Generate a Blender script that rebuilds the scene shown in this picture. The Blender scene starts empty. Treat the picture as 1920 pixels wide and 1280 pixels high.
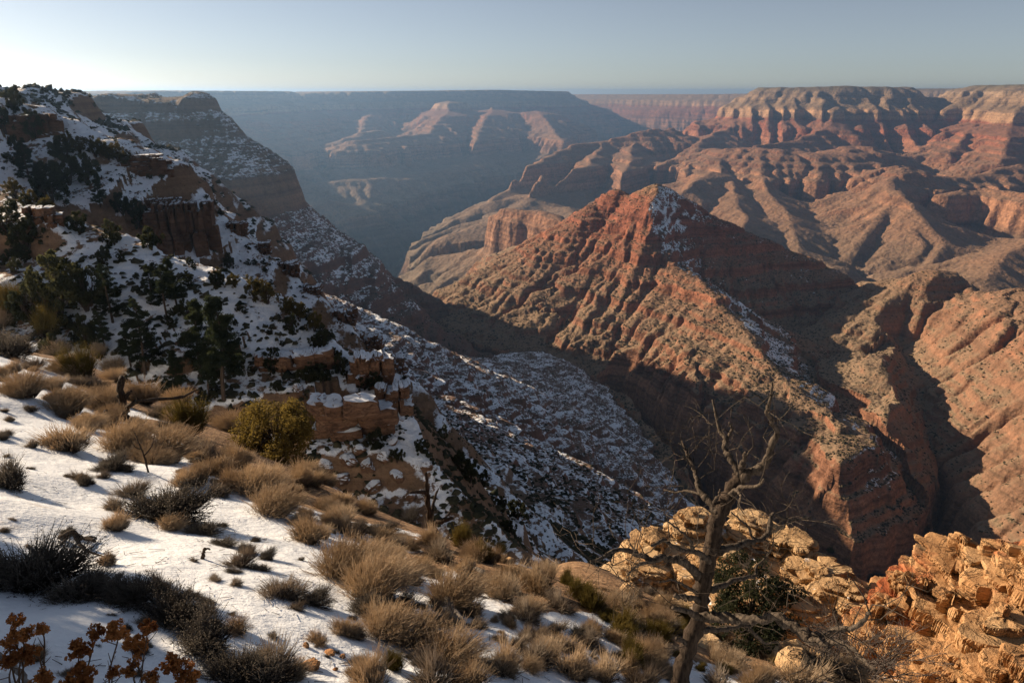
import bpy, math, random
import numpy as np
from math import radians, sin, cos, pi

# ------------------------------------------------------------------ camera, sky, sun, exposure
scene = bpy.context.scene
COL = scene.collection
FPX = 1280.0                       # focal length in photo pixels (24 mm on a 36 mm sensor)
PITCH = radians(20.08)
cam_data = bpy.data.cameras.new("camera")
cam_data.sensor_width = 36.0
cam_data.lens = 24.0
cam_data.clip_start = 0.1
cam_data.clip_end = 120000.0
cam = bpy.data.objects.new("camera", cam_data)
cam.location = (0, 0, 0)
cam.rotation_euler = (radians(90) - PITCH, 0, 0)
COL.objects.link(cam)
scene.camera = cam

SUN_AZ = radians(-60.0)            # measured from +Y, negative to the left
SUN_EL = radians(19.5)
SUN_DIR = np.array([sin(SUN_AZ) * cos(SUN_EL), cos(SUN_AZ) * cos(SUN_EL), sin(SUN_EL)])

world = bpy.data.worlds.new("World")
scene.world = world
world.use_nodes = True
wn = world.node_tree
bg = wn.nodes["Background"]
sky = wn.nodes.new("ShaderNodeTexSky")
sky.sky_type = 'NISHITA'
sky.sun_disc = False
sky.sun_elevation = SUN_EL
sky.sun_rotation = SUN_AZ           # clockwise from +Y
sky.altitude = 2000
sky.air_density = 0.8
sky.dust_density = 1.7
sky.ozone_density = 1.6
hs = wn.nodes.new("ShaderNodeHueSaturation")
hs.inputs['Saturation'].default_value = 0.62
wn.links.new(sky.outputs[0], hs.inputs['Color'])
wn.links.new(hs.outputs[0], bg.inputs[0])
bg.inputs[1].default_value = 0.05

sun_data = bpy.data.lights.new("sun", 'SUN')
sun_data.energy = 5.0
sun_data.angle = radians(0.5)
sun_data.color = (1.0, 0.80, 0.58)
sun = bpy.data.objects.new("sun", sun_data)
from mathutils import Vector
sun.rotation_euler = Vector(SUN_DIR).to_track_quat('Z', 'Y').to_euler()
COL.objects.link(sun)

scene.view_settings.view_transform = 'Standard'
scene.view_settings.look = 'None'
scene.view_settings.exposure = 0.84
scene.view_settings.gamma = 1.0
scene.view_settings.use_curve_mapping = False
scene.render.engine = 'CYCLES'
scene.cycles.use_denoising = True
scene.cycles.max_bounces = 5
scene.cycles.diffuse_bounces = 1
scene.cycles.glossy_bounces = 1
scene.cycles.transmission_bounces = 2
scene.cycles.transparent_max_bounces = 8
scene.cycles.volume_bounces = 0

# ------------------------------------------------------------------ small helpers
def ray(u, v):
    a, b = (u - 960.0) / FPX, (640.0 - v) / FPX
    return np.array([a, cos(PITCH) + b * sin(PITCH), -sin(PITCH) + b * cos(PITCH)])

def P(u, v, r):
    """point seen at photo pixel (u, v) at horizontal distance r from the viewer"""
    d = ray(u, v)
    return d * (r / math.hypot(d[0], d[1]))

_rng = np.random.RandomState(11)
_PERM = _rng.permutation(1024).astype(np.int32)
_PERM = np.concatenate([_PERM, _PERM])
_ang = _rng.rand(1024) * 2 * pi
_GX, _GY = np.cos(_ang).astype(np.float32), np.sin(_ang).astype(np.float32)

def gn(x, y, seed=0):
    """2-D gradient noise, about -0.7..0.7"""
    x = np.asarray(x, np.float64) + seed * 37.17
    y = np.asarray(y, np.float64) + seed * 11.71
    xf, yf = np.floor(x), np.floor(y)
    xi, yi = (xf.astype(np.int64) & 1023), (yf.astype(np.int64) & 1023)
    fx, fy = (x - xf).astype(np.float32), (y - yf).astype(np.float32)
    u = fx * fx * fx * (fx * (fx * 6 - 15) + 10)
    v = fy * fy * fy * (fy * (fy * 6 - 15) + 10)
    x1, y1 = (xi + 1) & 1023, (yi + 1) & 1023
    def g(ix, iy, dx, dy):
        h = _PERM[_PERM[ix] + iy]
        return _GX[h] * dx + _GY[h] * dy
    a = g(xi, yi, fx, fy); b = g(x1, yi, fx - 1, fy)
    c = g(xi, y1, fx, fy - 1); d = g(x1, y1, fx - 1, fy - 1)
    ab = a + (b - a) * u
    return ab + (c + (d - c) * u - ab) * v

def fbm(x, y, octv=4, seed=0, gain=0.5):
    s, a = 0, 1.0
    for k in range(octv):
        s = s + a * gn(x, y, seed + k); x = x * 2.03; y = y * 2.03; a *= gain
    return s

def ridged(x, y, octv=3, seed=0):
    s, a = 0, 1.0
    for k in range(octv):
        s = s + a * (1 - 2.2 * np.abs(gn(x, y, seed + k))); x = x * 2.1; y = y * 2.1; a *= 0.5
    return s * 0.57

def sstep(a, b, x):
    t = np.clip((x - a) / (b - a), 0, 1)
    return t * t * (3 - 2 * t)

def tag(o, label=None, cat=None, group=None, kind=None):
    if label: o["label"] = label
    if cat: o["category"] = cat
    if group: o["group"] = group
    if kind: o["kind"] = kind
    return o
# ------------------------------------------------------------------ terrain: strata, ridges, height field
# horizontal beds of the canyon: (thickness, spread) - spread > 1 weathers to a slope, < 1 stands as a cliff
BEDS = [(60, 1.0), (50, .30), (20, 1.0), (45, .35), (70, 1.4), (95, .25), (80, 1.7)]
for _k in range(6):
    BEDS += [(20, .28), (24, 1.35)]
BEDS += [(170, .16), (60, 1.25), (120, 1.9), (18, 4.0), (55, .25), (420, 1.0), (600, 1.0)]
_top, _out = 60.0, [60.0]
for t_, s_ in BEDS:
    _out.append(_out[-1] - t_)
_out = np.array(_out)
_rawlen = np.array([t_ * s_ for t_, s_ in BEDS])
_n = len(BEDS) - 2
_rawlen[:_n] *= sum(b[0] for b in BEDS[:_n]) / _rawlen[:_n].sum()
_raw = np.concatenate([[60.0], 60.0 - np.cumsum(_rawlen)])
def terrace(z):
    return np.where(z > 60, z, np.interp(-z, -_raw, _out))
def terrace_small(z, step, sharp):
    k = np.floor(z / step); f = z / step - k
    return step * (k + f ** sharp / (f ** sharp + (1 - f) ** sharp + 1e-9))

RIDGES = []
def ridge(tag_, pts, slope, w=0.0, rib=0.0, lam=100.0, terr=1.0, far=None, pix=True):
    """pts: (u, v, r) pixel + distance along the crest"""
    q = np.array([P(*p) if pix else p for p in pts], float)
    RIDGES.append(dict(tag=tag_, q=q, slope=slope, w=w, rib=rib, lam=lam, terr=terr, far=far or slope))

# near hillsides on the left
ridge('hillside', [(-700, 250, 170), (-250, 305, 150), (0, 352, 135), (90, 395, 122), (210, 450, 112), (330, 500, 104), (430, 527, 99),
                   (540, 578, 93), (620, 628, 88), (690, 690, 84), (740, 760, 78), (800, 850, 72), (860, 935, 67), (950, 1015, 62), (1040, 1080, 58)],
      .42, 1.0, .10, 9, terr=.0, far=1.5)
ridge('hillside', [(-700, 20, 300), (-250, 110, 290), (-60, 170, 285), (60, 207, 275), (180, 253, 262), (300, 290, 250), (345, 318, 244), (400, 395, 236), (450, 440, 230),
                   (520, 500, 220), (600, 566, 212), (680, 640, 205), (770, 725, 200), (860, 830, 190), (950, 930, 180), (1060, 1040, 160)],
      .62, 2.0, .10, 22, terr=.0, far=1.3)
ridge('hillside', [(-500, 60, 800), (-150, 140, 650), (-20, 163, 560), (60, 172, 600), (110, 178, 680), (170, 205, 720), (225, 240, 720)],
      .8, 6.0, .10, 45, terr=.0, far=.9)
# the blue promontory behind them
ridge('promontory', [(-300, 150, 2400), (110, 182, 2150), (250, 182, 2060), (322, 181, 2000)], .8, 110, .10, 110, terr=.85, far=1.5)
ridge('promontory', [(318, 182, 2000), (380, 243, 1990), (420, 256, 1980), (465, 281, 1975), (520, 322, 1965), (570, 362, 1955),
                     (620, 412, 1945), (660, 462, 1935), (715, 497, 1920), (770, 522, 1900), (830, 556, 1870), (880, 582, 1830)],
      .68, 6, .13, 60, terr=.5, far=1.2)
# red butte in the middle
ridge('butte', [(1095, 412, 2180), (1120, 402, 2120), (1150, 394, 2070), (1178, 386, 2035), (1196, 374, 2015), (1216, 358, 2004), (1232, 345, 2000), (1248, 352, 2000), (1268, 366, 2003), (1300, 386, 2010), (1400, 420, 2030),
                (1500, 462, 2050), (1570, 490, 2060), (1612, 515, 2060), (1650, 560, 2050)], .62, 4, .13, 55, terr=.75)
ridge('butte', [(1232, 346, 2000), (1212, 385, 1930), (1206, 425, 1860), (1240, 468, 1780), (1300, 505, 1660), (1345, 545, 1560), (1390, 592, 1460), (1480, 690, 1290),
                (1560, 770, 1165), (1640, 806, 1100), (1725, 838, 1060)], .60, 6, .13, 60, terr=.65)
ridge('butte', [(1122, 372, 2095), (1138, 360, 2080), (1158, 356, 2065), (1180, 364, 2048)], 1.35, 9, .10, 26, terr=.3)
ridge('butte', [(1216, 476, 1800), (1196, 492, 1770)], 1.1, 8, .1, 24, terr=.3)
ridge('butte', [(1300, 508, 1655), (1290, 524, 1625)], 1.1, 8, .1, 24, terr=.3)
ridge('butte', [(1240, 468, 1780), (1200, 530, 1690), (1180, 600, 1600), (1190, 680, 1480)], .55, 2, .13, 50, terr=.35)
ridge('butte', [(1345, 545, 1560), (1330, 600, 1470), (1310, 680, 1340), (1320, 760, 1220)], .55, 2, .13, 45, terr=.35)
ridge('butte', [(1125, 372, 2090), (1060, 424, 2450), (1040, 428, 2900), (1030, 400, 3200)], .55, 8, .12, 70, terr=.4)
ridge('butte', [(1060, 424, 2450), (1000, 452, 2300), (940, 500, 2200), (900, 540, 2120)], .42, 4, .13, 60, terr=.5)
ridge('butte', [(1480, 690, 1290), (1420, 740, 1190), (1400, 800, 1100)], .45, 20, .12, 45, terr=.8)
ridge('butte', [(1560, 770, 1165), (1480, 810, 1080), (1470, 826, 1040)], .55, 60, .10, 45, terr=1)
ridge('butte', [(1640, 806, 1100), (1720, 838, 1030)], .6, 40, .10, 45, terr=1)
# Redwall promontory and the apron under it
ridge('mesa', [(948, 371, 3450), (985, 371, 3380), (1020, 383, 3300), (1040, 398, 3230)], .60, 70, .15, 120, terr=1.0)
ridge('mesa', [(890, 402, 4500), (818, 424, 4150), (797, 470, 3800), (800, 512, 3450), (850, 556, 2950), (905, 585, 2600)], .95, 15, .12, 120, terr=.5, far=.17)
# right-hand hill
ridge('hill', [(1640, 522, 2150), (1700, 512, 2000), (1745, 497, 1950), (1775, 500, 1940), (1810, 530, 1920), (1860, 545, 1880), (1930, 536, 1820), (2150, 540, 1700), (2500, 560, 1600)],
      .45, 12, .13, 60, terr=.45)
ridge('hill', [(1930, 536, 1820), (1890, 600, 1620), (1830, 650, 1520), (1760, 640, 1500), (1700, 662, 1480)], .45, 8, .13, 55, terr=.3)
ridge('hill', [(2150, 540, 1700), (2000, 640, 1420), (1900, 690, 1330), (1800, 735, 1240), (1770, 800, 1170)], .6, 8, .14, 50, terr=.3)
ridge('hill', [(2300, 640, 1400), (2100, 730, 1200), (1950, 790, 1120), (1870, 830, 1090)], .75, 8, .14, 45, terr=.3)
# badlands and mesas on the right, far off
ridge('canyon', [(1680, 308, 5700), (1672, 335, 5300), (1680, 365, 4900), (1660, 400, 4600), (1620, 440, 4350), (1590, 490, 4100)], 0.53, 20, .28, 190, terr=.22)
ridge('canyon', [(1680, 365, 4900), (1725, 420, 4450), (1740, 470, 4150), (1720, 520, 3800)], 0.53, 10, .28, 180, terr=.22)
ridge('canyon', [(1690, 352, 5000), (1740, 395, 4600), (1770, 440, 4350), (1730, 500, 3950)], 0.53, 10, .28, 180, terr=.22)
ridge('canyon', [(2000, 420, 4600), (1920, 450, 4200), (1880, 460, 4000), (1850, 500, 3700)], 0.53, 10, .28, 180, terr=.22)
ridge('canyon', [(1700, 308, 5700), (1800, 325, 5900), (1900, 300, 6400), (2000, 280, 6800)], 0.56, 30, .28, 200, terr=1.0)
ridge('canyon', [(1335, 318, 5500), (1290, 345, 5000), (1240, 375, 4700)], 0.46, 10, .28, 190, terr=.22)
ridge('canyon', [(1370, 335, 5300), (1400, 395, 4400), (1390, 420, 4100)], 0.53, 10, .28, 180, terr=.22)
ridge('canyon', [(1430, 330, 5400), (1480, 395, 4600), (1500, 450, 4100)], 0.53, 10, .28, 180, terr=.22)
ridge('canyon', [(1340, 275, 6600), (1400, 272, 6300), (1480, 276, 6200), (1560, 282, 6300), (1620, 270, 6800)], 0.46, 130, .32, 330, terr=1.0)
ridge('canyon', [(1570, 200, 8400), (1555, 235, 7700), (1500, 252, 7200), (1430, 265, 6700), (1340, 275, 6400)], 0.55, 10, .20, 330, terr=1.0)
ridge('canyon', [(1490, 166, 9000), (1570, 163, 8900), (1655, 165, 9200)], 0.64, 330, .32, 420, terr=1.0)
ridge('canyon', [(1600, 170, 8800), (1575, 195, 8200), (1560, 225, 7800)], 0.61, 20, .30, 300, terr=1.0)
ridge('canyon', [(1490, 168, 9000), (1440, 185, 8700), (1400, 220, 8200), (1350, 240, 7800), (1310, 262, 7200)], 0.61, 15, .30, 300, terr=1.0)
ridge('canyon', [(1655, 167, 9200), (1700, 185, 9600), (1760, 178, 10000), (1830, 160, 9400), (1930, 156, 8800), (2200, 150, 8300)], 0.61, 60, .32, 420, terr=1.0)
ridge('canyon', [(1850, 160, 9300), (1840, 200, 8500), (1820, 235, 7800), (1800, 260, 7300)], 0.61, 12, .30, 300, terr=1.0)
ridge('canyon', [(1740, 183, 9900), (1720, 205, 9000), (1700, 215, 8600)], 0.61, 12, .30, 300, terr=1.0)
ridge('canyon', [(1930, 160, 8800), (1905, 205, 7900), (1890, 250, 7200), (1870, 290, 6600)], 0.57, 12, .30, 300, terr=1.0)
ridge('canyon', [(1260, 236, 7700), (1200, 240, 7500), (1130, 258, 7300), (1080, 262, 7000), (1020, 290, 6500), (955, 316, 6000), (900, 340, 5600)], 0.62, 30, .30, 330, terr=1.0)
ridge('canyon', [(1130, 258, 7300), (1100, 300, 6200), (1020, 322, 5700), (930, 335, 5400)], 0.56, 10, .30, 260, terr=1.0)
ridge('canyon', [(1190, 262, 7200), (1170, 310, 5900), (1160, 345, 5200)], 0.56, 10, .30, 240, terr=1.0)
ridge('canyon', [(1380, 205, 9800), (1340, 222, 9200), (1290, 240, 8800), (1220, 245, 8400)], 0.55, 20, .30, 330, terr=1.0)
ridge('canyon', [(930, 195, 12000), (910, 215, 11000), (900, 250, 9800), (880, 275, 8900), (830, 292, 8200), (760, 300, 7700)], 0.50, 20, .30, 350, terr=1.0)
ridge('canyon', [(1010, 200, 12000), (1040, 240, 10500), (1060, 262, 9400)], 0.50, 20, .30, 350, terr=1.0)
ridge('canyon', [(845, 185, 11800), (825, 222, 10400), (805, 245, 9600), (740, 252, 9000), (660, 258, 8300)], 0.53, 20, .30, 350, terr=1.0)
# benches of the Tonto platform on the shaded left
ridge('canyon', [(560, 318, 7000), (640, 306, 7000), (720, 302, 7100), (800, 296, 7300), (880, 280, 7800)], .75, 90, .14, 260, terr=1.0)
ridge('canyon', [(610, 345, 6000), (680, 350, 5800), (760, 336, 5900), (810, 328, 6200)], .75, 120, .14, 260, terr=1.0)
ridge('canyon', [(690, 380, 5000), (760, 374, 5050), (800, 372, 5200)], .8, 70, .14, 220, terr=1.0)
ridge('canyon', [(600, 412, 4500), (655, 407, 4500), (710, 405, 4550)], .8, 70, .14, 220, terr=1.0)
ridge('canyon', [(560, 300, 7800), (620, 262, 8600), (700, 240, 9600)], .6, 60, .14, 300, terr=1.0)
ridge('canyon', [(900, 342, 5500), (880, 372, 5000), (870, 400, 4600)], .5, 40, .14, 220, terr=1.0)
ridge('canyon', [(1010, 318, 5700), (980, 345, 5200), (930, 365, 4800)], .5, 30, .14, 220, terr=1.0)
ridge('canyon', [(1060, 345, 5200), (1100, 380, 4500), (1120, 400, 4200)], .5, 20, .14, 220, terr=1.0)
ridge('canyon', [(700, 205, 11500), (672, 240, 10000), (650, 262, 9000)], .6, 30, .14, 300, terr=1.0)
ridge('canyon', [(560, 200, 10500), (540, 235, 9000), (520, 262, 8000)], .6, 30, .14, 300, terr=1.0)
ridge('canyon', [(430, 215, 9000), (440, 260, 7400), (470, 290, 6600)], .6, 30, .14, 300, terr=1.0)
ridge('canyon', [(790, 330, 6300), (850, 318, 6700), (905, 312, 7000)], .75, 60, .14, 260, terr=1.0)
ridge('canyon', [(640, 372, 5200), (610, 380, 5000), (580, 376, 5000)], .8, 60, .14, 220, terr=1.0)
# small buttes on the right
ridge('canyon', [(1385, 192, 9300), (1420, 190, 9200)], .8, 60, .14, 200, terr=1.0)
ridge('canyon', [(1345, 212, 8800), (1375, 205, 8900)], .8, 50, .14, 200, terr=1.0)
ridge('canyon', [(1690, 305, 5600), (1725, 308, 5650)], .8, 50, .14, 150, terr=1.0)
ridge('canyon', [(1780, 350, 5200), (1850, 340, 5400), (1930, 352, 5200)], .7, 40, .14, 150, terr=1.0)
# far rim (the plateau lies behind these crest lines)
ridge('rim', [(-1400, 150, 2300), (-700, 155, 3500), (-300, 162, 4900), (-60, 170, 6300), (120, 176, 7600), (340, 171, 9300), (530, 172, 11300), (547, 174, 11700), (800, 171, 13000), (930, 169, 13600), (1050, 172, 14300), (1062, 178, 14800), (1075, 178, 21000)],
      .66, 150, .42, 760, terr=1.0, far=.004)
ridge('rim', [(1000, 178, 24000), (1380, 180, 24000), (1700, 168, 23000), (2300, 164, 20000)], .60, 150, .13, 900, terr=1.0, far=.004)
ridge('rim', [(1470, 174, 14000), (1640, 167, 14000), (1900, 166, 13500), (2400, 160, 11500)], .60, 150, .15, 700, terr=1.0, far=.004)

# gorges cut below the benches: crest pixel + distance, and how deep the bed lies under it
GORGES = []
def gorge(pts, w, steep, reach=350):
    q = np.array([P(u, v, r) - np.array([0, 0, ex]) for u, v, r, ex in pts]); GORGES.append((q, w, steep, reach))
gorge([(1150, 716, 1440, 0), (1210, 752, 1330, 15), (1290, 826, 1190, 40), (1370, 895, 1060, 90), (1440, 965, 950, 150), (1560, 1025, 890, 190), (1700, 1020, 890, 210), (1900, 1000, 900, 240), (2150, 990, 880, 250)], 26, 2.6)
gorge([(1690, 640, 1730, 0), (1745, 745, 1420, 15), (1775, 830, 1250, 35), (1790, 910, 1080, 80), (1800, 1000, 900, 220)], 14, 1.0)

_q = np.array([P(u, 900, r) for u, r in ((1010, 8800), (920, 7600), (830, 6400), (740, 5300), (685, 4600), (660, 4100), (665, 3600), (700, 3100), (760, 2700))]); _q[:, 2] = -1500
GORGES.append((_q, 60, 1.0, 1500))

# ---- the snowy slope under the viewer
def plane_z(x, y):
    yy = np.where(y < 0, y * .25, y)
    z = -2.35 - .30 * x - .545 * yy
    left = np.clip(-x - 42, 0, None)
    return z - .30 * left
def plane_hit(u, v):
    d = ray(u, v)
    k = d[2] + .30 * d[0] + .545 * d[1]
    t = -2.35 / k
    return d * t
_edge = [(-130.0, 75.0), (-60.0, 62.0)] + [tuple(plane_hit(u, v)[:2]) for u, v in
         [(0, 592), (70, 626), (140, 660), (230, 715), (330, 768), (430, 806), (560, 885), (640, 925), (700, 950), (790, 985), (870, 1025), (1000, 1065), (1110, 1110)]]
_edge += [(4.6, 17), (7.0, 24), (10, 30), (15.5, 31), (20, 31.5), (27, 31), (40, 26), (70, 10), (90, -40)]
EDGE = np.array(_edge)
_l = np.hypot(EDGE[:, 0], EDGE[:, 1]); _k = (np.arange(len(EDGE)) > 1) & (_l > 46); EDGE[_k] *= (46 / _l[_k])[:, None]
EDGE[0], EDGE[1] = (-130, 40), (-70, 42)
print('edge', np.round(EDGE, 1).tolist())

def poly_dist(x, y, q):
    """distance to a polyline in plan, arc length and crest height there, plus a rib coordinate"""
    best = np.full(x.shape, 1e12); sd = np.zeros(x.shape); zc = np.zeros(x.shape); rc = np.zeros(x.shape)
    ch = q[-1, :2] - q[0, :2]; ch = ch / (np.linalg.norm(ch) + 1e-9)
    s0 = 0.0
    for a, b in zip(q[:-1], q[1:]):
        e = b[:2] - a[:2]; L = np.linalg.norm(e) + 1e-9; e = e / L
        px, py = x - a[0], y - a[1]
        t = np.clip(px * e[0] + py * e[1], 0, L)
        vx, vy = px - t * e[0], py - t * e[1]
        d2 = vx * vx + vy * vy
        m = d2 < best
        best = np.where(m, d2, best)
        zc = np.where(m, a[2] + (b[2] - a[2]) * t / L, zc)
        sd = np.where(m, (e[0] * vy - e[1] * vx) / np.sqrt(d2 + 1e-9), sd)
        rc = np.where(m, s0 + t + (vx * ch[0] + vy * ch[1]) * .85, rc)
        s0 += L
    return np.sqrt(best), zc, rc, sd

def edge_out(x, y):
    """signed distance beyond the brink of the near slope (positive outside)"""
    best = np.full(x.shape, 1e12); sg = np.zeros(x.shape)
    for a, b in zip(EDGE[:-1], EDGE[1:]):
        e = b - a; L = np.hypot(*e); e = e / L
        px, py = x - a[0], y - a[1]
        t = np.clip(px * e[0] + py * e[1], 0, L)
        vx, vy = px - t * e[0], py - t * e[1]
        d2 = vx * vx + vy * vy
        m = d2 < best * .99999
        best = np.where(m, d2, best)
        sg = np.where(m, e[0] * py - e[1] * px, sg)
    return np.sqrt(best) * np.sign(sg)

TAGS = ['slope', 'valley', 'hillside', 'promontory', 'butte', 'mesa', 'hill', 'canyon', 'rim']
def near_z(x, y):
    z = plane_z(x, y)
    r = np.hypot(x, y)
    z = z + .55 * gn(x / 7.0, y / 7.0, 3) + .22 * gn(x / 2.6, y / 2.6, 4) * sstep(2, 6, r) + .05 * gn(x / .8, y / .8, 5)
    z = z - .24 * np.clip(y - 7, 0, 30) * sstep(.5, 5.5, x - .04 * y)
    # drifted snow waves running down the slope
    z = z + .10 * gn((x * .8 - y * .55) / 1.5, (x * .5 + y * .8) / 5.0, 6)
    e = edge_out(x + .8 * gn(x / 5, y / 5, 7), y + .8 * gn(x / 5, y / 5, 8))
    eo = np.clip(e + 1.0, 0, None)
    return z - np.minimum(.10 * eo ** 2, 1.0 * eo), e

def warp(x, y, r):
    wx, wy = x.copy(), y.copy(); add = np.zeros_like(x)
    for k, lam in enumerate((9., 27., 80., 240., 720., 2200.)):
        m = (r > lam * 2.5) & (r < lam * 160)
        if not m.any(): continue
        xm, ym = x[m], y[m]
        wt = sstep(lam * 2.5, lam * 6, r[m]) * (1 - sstep(lam * 80, lam * 160, r[m]))
        if lam > 200: wt = wt * .5
        wx[m] += .16 * lam * wt * gn(xm / lam, ym / lam, 20 + k)
        wy[m] += .16 * lam * wt * gn(xm / lam, ym / lam, 30 + k)
        add[m] += .07 * lam * wt * ridged(xm / lam, ym / lam, 2, 40 + k)
    return wx, wy, add

def raw(x, y):
    """the land before running water and before the beds show: height, tag, how strongly the beds stand out"""
    r = np.hypot(x, y) + 1e-6
    wx, wy, add = warp(x, y, r)
    far = sstep(2200, 4200, r)
    fl = -1640 + 330 * fbm(wx / 2600, wy / 2600, 3, 51) + 400 * (ridged(wx / 1200, wy / 1200, 3, 55) - .2)
    H = -1060 + (fl + 1060) * far
    T = np.full(x.shape, TAGS.index('canyon'), np.int8); TE = far.copy()
    # the wall below the viewer that falls to the drainage at the foot of the butte
    m = (r < 3200) & (y > -300) & (x > -900)
    xm, ym = wx[m], wy[m]
    vz = -285 - .55 * xm - .15 * ym + 125 * (1 - sstep(380, 850, r[m])) + 110 * np.exp(-(r[m] / 230) ** 2)
    vz = vz - .38 * np.clip(ym - 1000, 0, None) * sstep(150, -250, xm)
    rib = ridged((ym + .25 * xm) / 120, xm / 420, 3, 61)
    vz = vz + 20 * (rib - .3) * sstep(300, 900, r[m])
    vz = np.maximum(vz, -760 - .1 * xm)
    def put(m, z, tag_, te):
        Hm, Tm, Em = H[m], T[m], TE[m]
        up = z > Hm
        Hm[up] = z[up]; Tm[up] = TAGS.index(tag_); Em[up] = te
        H[m], T[m], TE[m] = Hm, Tm, Em
    put(m, vz, 'valley', .45)
    for i, R in enumerate(RIDGES):
        if R['tag'] == 'hillside': continue
        q, sl = R['q'], R['slope']
        reach = (q[:, 2].max() + 1350) / (sl * .6) + R['w']
        m = (x > q[:, 0].min() - reach) & (x < q[:, 0].max() + reach) & (y > q[:, 1].min() - reach) & (y < q[:, 1].max() + reach) & (r > 30)
        if R['far'] < sl: m = r > 500
        if not m.any(): continue
        d, zc, rc, sd = poly_dist(wx[m], wy[m], q)
        lam = R['lam']
        dd = np.clip(d - R['w'] * (1 + .5 * gn(rc / (lam * 1.5), rc * 0 + i, 71)), 0, None)
        if R['tag'] in ('canyon', 'rim', 'mesa'):
            k_ = 1.0 if R['tag'] != 'mesa' else .4
            dd = np.clip(dd - k_ * sstep(0, 420, dd) * (210 * (ridged(x[m] / 900, y[m] / 900, 2, 111) - .3) + 90 * (ridged(x[m] / 330, y[m] / 330, 2, 113) - .3)), 0, None)
        rb = ridged(rc / lam, dd / (lam * 5) + i * 3.3, 3, 73)
        fw = sstep(-.3, .5, sd)
        dd2 = dd + np.minimum(dd, lam * 3.5) * R['rib'] * (1 - .8 * fw * (R['far'] > sl)) * 1.5 * (.35 - rb) * sstep(0, lam * .8, dd)
        sl = sl + (R['far'] - sl) * fw
        z = zc - sl * dd2 + add[m] * .7 * (.25 + .75 * sstep(0, lam * .5, dd)) * (R['tag'] != 'rim')
        z = z + .04 * lam * gn(rc / (lam * .35), rc * 0 + i, 77) * (1 - sstep(0, lam, dd)) * (0 if R['tag'] == 'rim' else 1)
        put(m, z, R['tag'], R['terr'])
    for i, (q, w, steep, re_) in enumerate(GORGES):
        m = (x > q[:, 0].min() - re_) & (x < q[:, 0].max() + re_) & (y > q[:, 1].min() - re_) & (y < q[:, 1].max() + re_)
        if not m.any(): continue
        d, zc, rc, sd = poly_dist(wx[m] + 10 * gn(x[m] / 42, y[m] / 42, 92), wy[m] + 10 * gn(x[m] / 42, y[m] / 42, 93), q)
        d = d + (14 * ridged(rc / 60, rc * 0 + i + .5, 2, 94) if re_ < 400 else 260 * ridged(x[m] / 800, y[m] / 800, 3, 98))
        H[m] = np.minimum(H[m], zc + steep * np.clip(d - w, 0, None) + (1 - sstep(2450, 2850, r[m])) * (2500 if re_ > 400 else 0))
    return H, T, TE

# ---- running water: implicit stream-power erosion on a regular grid
def fill_pits(h):
    import heapq
    ny, nx = h.shape
    hl = h.ravel().tolist(); done = bytearray(nx * ny); heap = []
    for i in range(ny):
        for j in ((0, nx - 1) if 0 < i < ny - 1 else range(nx)):
            k = i * nx + j; done[k] = 1; heap.append((hl[k], k))
    heapq.heapify(heap); pop, push = heapq.heappop, heapq.heappush
    nb = (-1, 1, -nx, nx, -nx - 1, -nx + 1, nx - 1, nx + 1)
    while heap:
        z, k = pop(heap)
        for d in nb:
            n = k + d
            if 0 <= n < nx * ny and not done[n]:
                done[n] = 1
                if hl[n] <= z: hl[n] = z + .02
                push(heap, (hl[n], n))
    return np.array(hl).reshape(ny, nx)

def erode(h, dx, steps, kdt, cap, diff=.04):
    ny, nx = h.shape; h0 = h.copy()
    h = np.minimum(fill_pits(h), h + 6)          # small hollows drain, big basins stay
    idx = np.arange(nx * ny).reshape(ny, nx)
    inner = np.zeros((ny, nx), bool); inner[1:-1, 1:-1] = True
    for it in range(steps):
        best = np.zeros((ny, nx)); rec = idx.copy(); dist = np.full((ny, nx), dx)
        for dy, dx_ in ((0, 1), (0, -1), (1, 0), (-1, 0), (1, 1), (1, -1), (-1, 1), (-1, -1)):
            L = dx * math.hypot(dy, dx_)
            s = (h - np.roll(h, (-dy, -dx_), (0, 1))) / L
            up = (s > best) & inner
            best[up] = s[up]; rec[up] = np.roll(idx, (-dy, -dx_), (0, 1))[up]; dist[up] = L
        order = np.argsort(h.ravel(), kind='stable')
        ol, rl = order.tolist(), rec.ravel().tolist()
        A = [dx * dx] * (nx * ny)
        for k in reversed(ol):
            q = rl[k]
            if q != k: A[q] += A[k]
        F = (kdt * np.sqrt(np.minimum(np.array(A), cap)) / dist.ravel()).tolist()
        hl = h.ravel().tolist()
        for k in ol:
            q = rl[k]
            if q != k:
                f = F[k]; hl[k] = (hl[k] + f * hl[q]) / (1 + f)
        h = np.array(hl).reshape(ny, nx)
        lap = (np.roll(h, 1, 0) + np.roll(h, -1, 0) + np.roll(h, 1, 1) + np.roll(h, -1, 1) - 4 * h)
        h = np.where(inner, h + diff * lap, h)
    return h - h0

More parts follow.
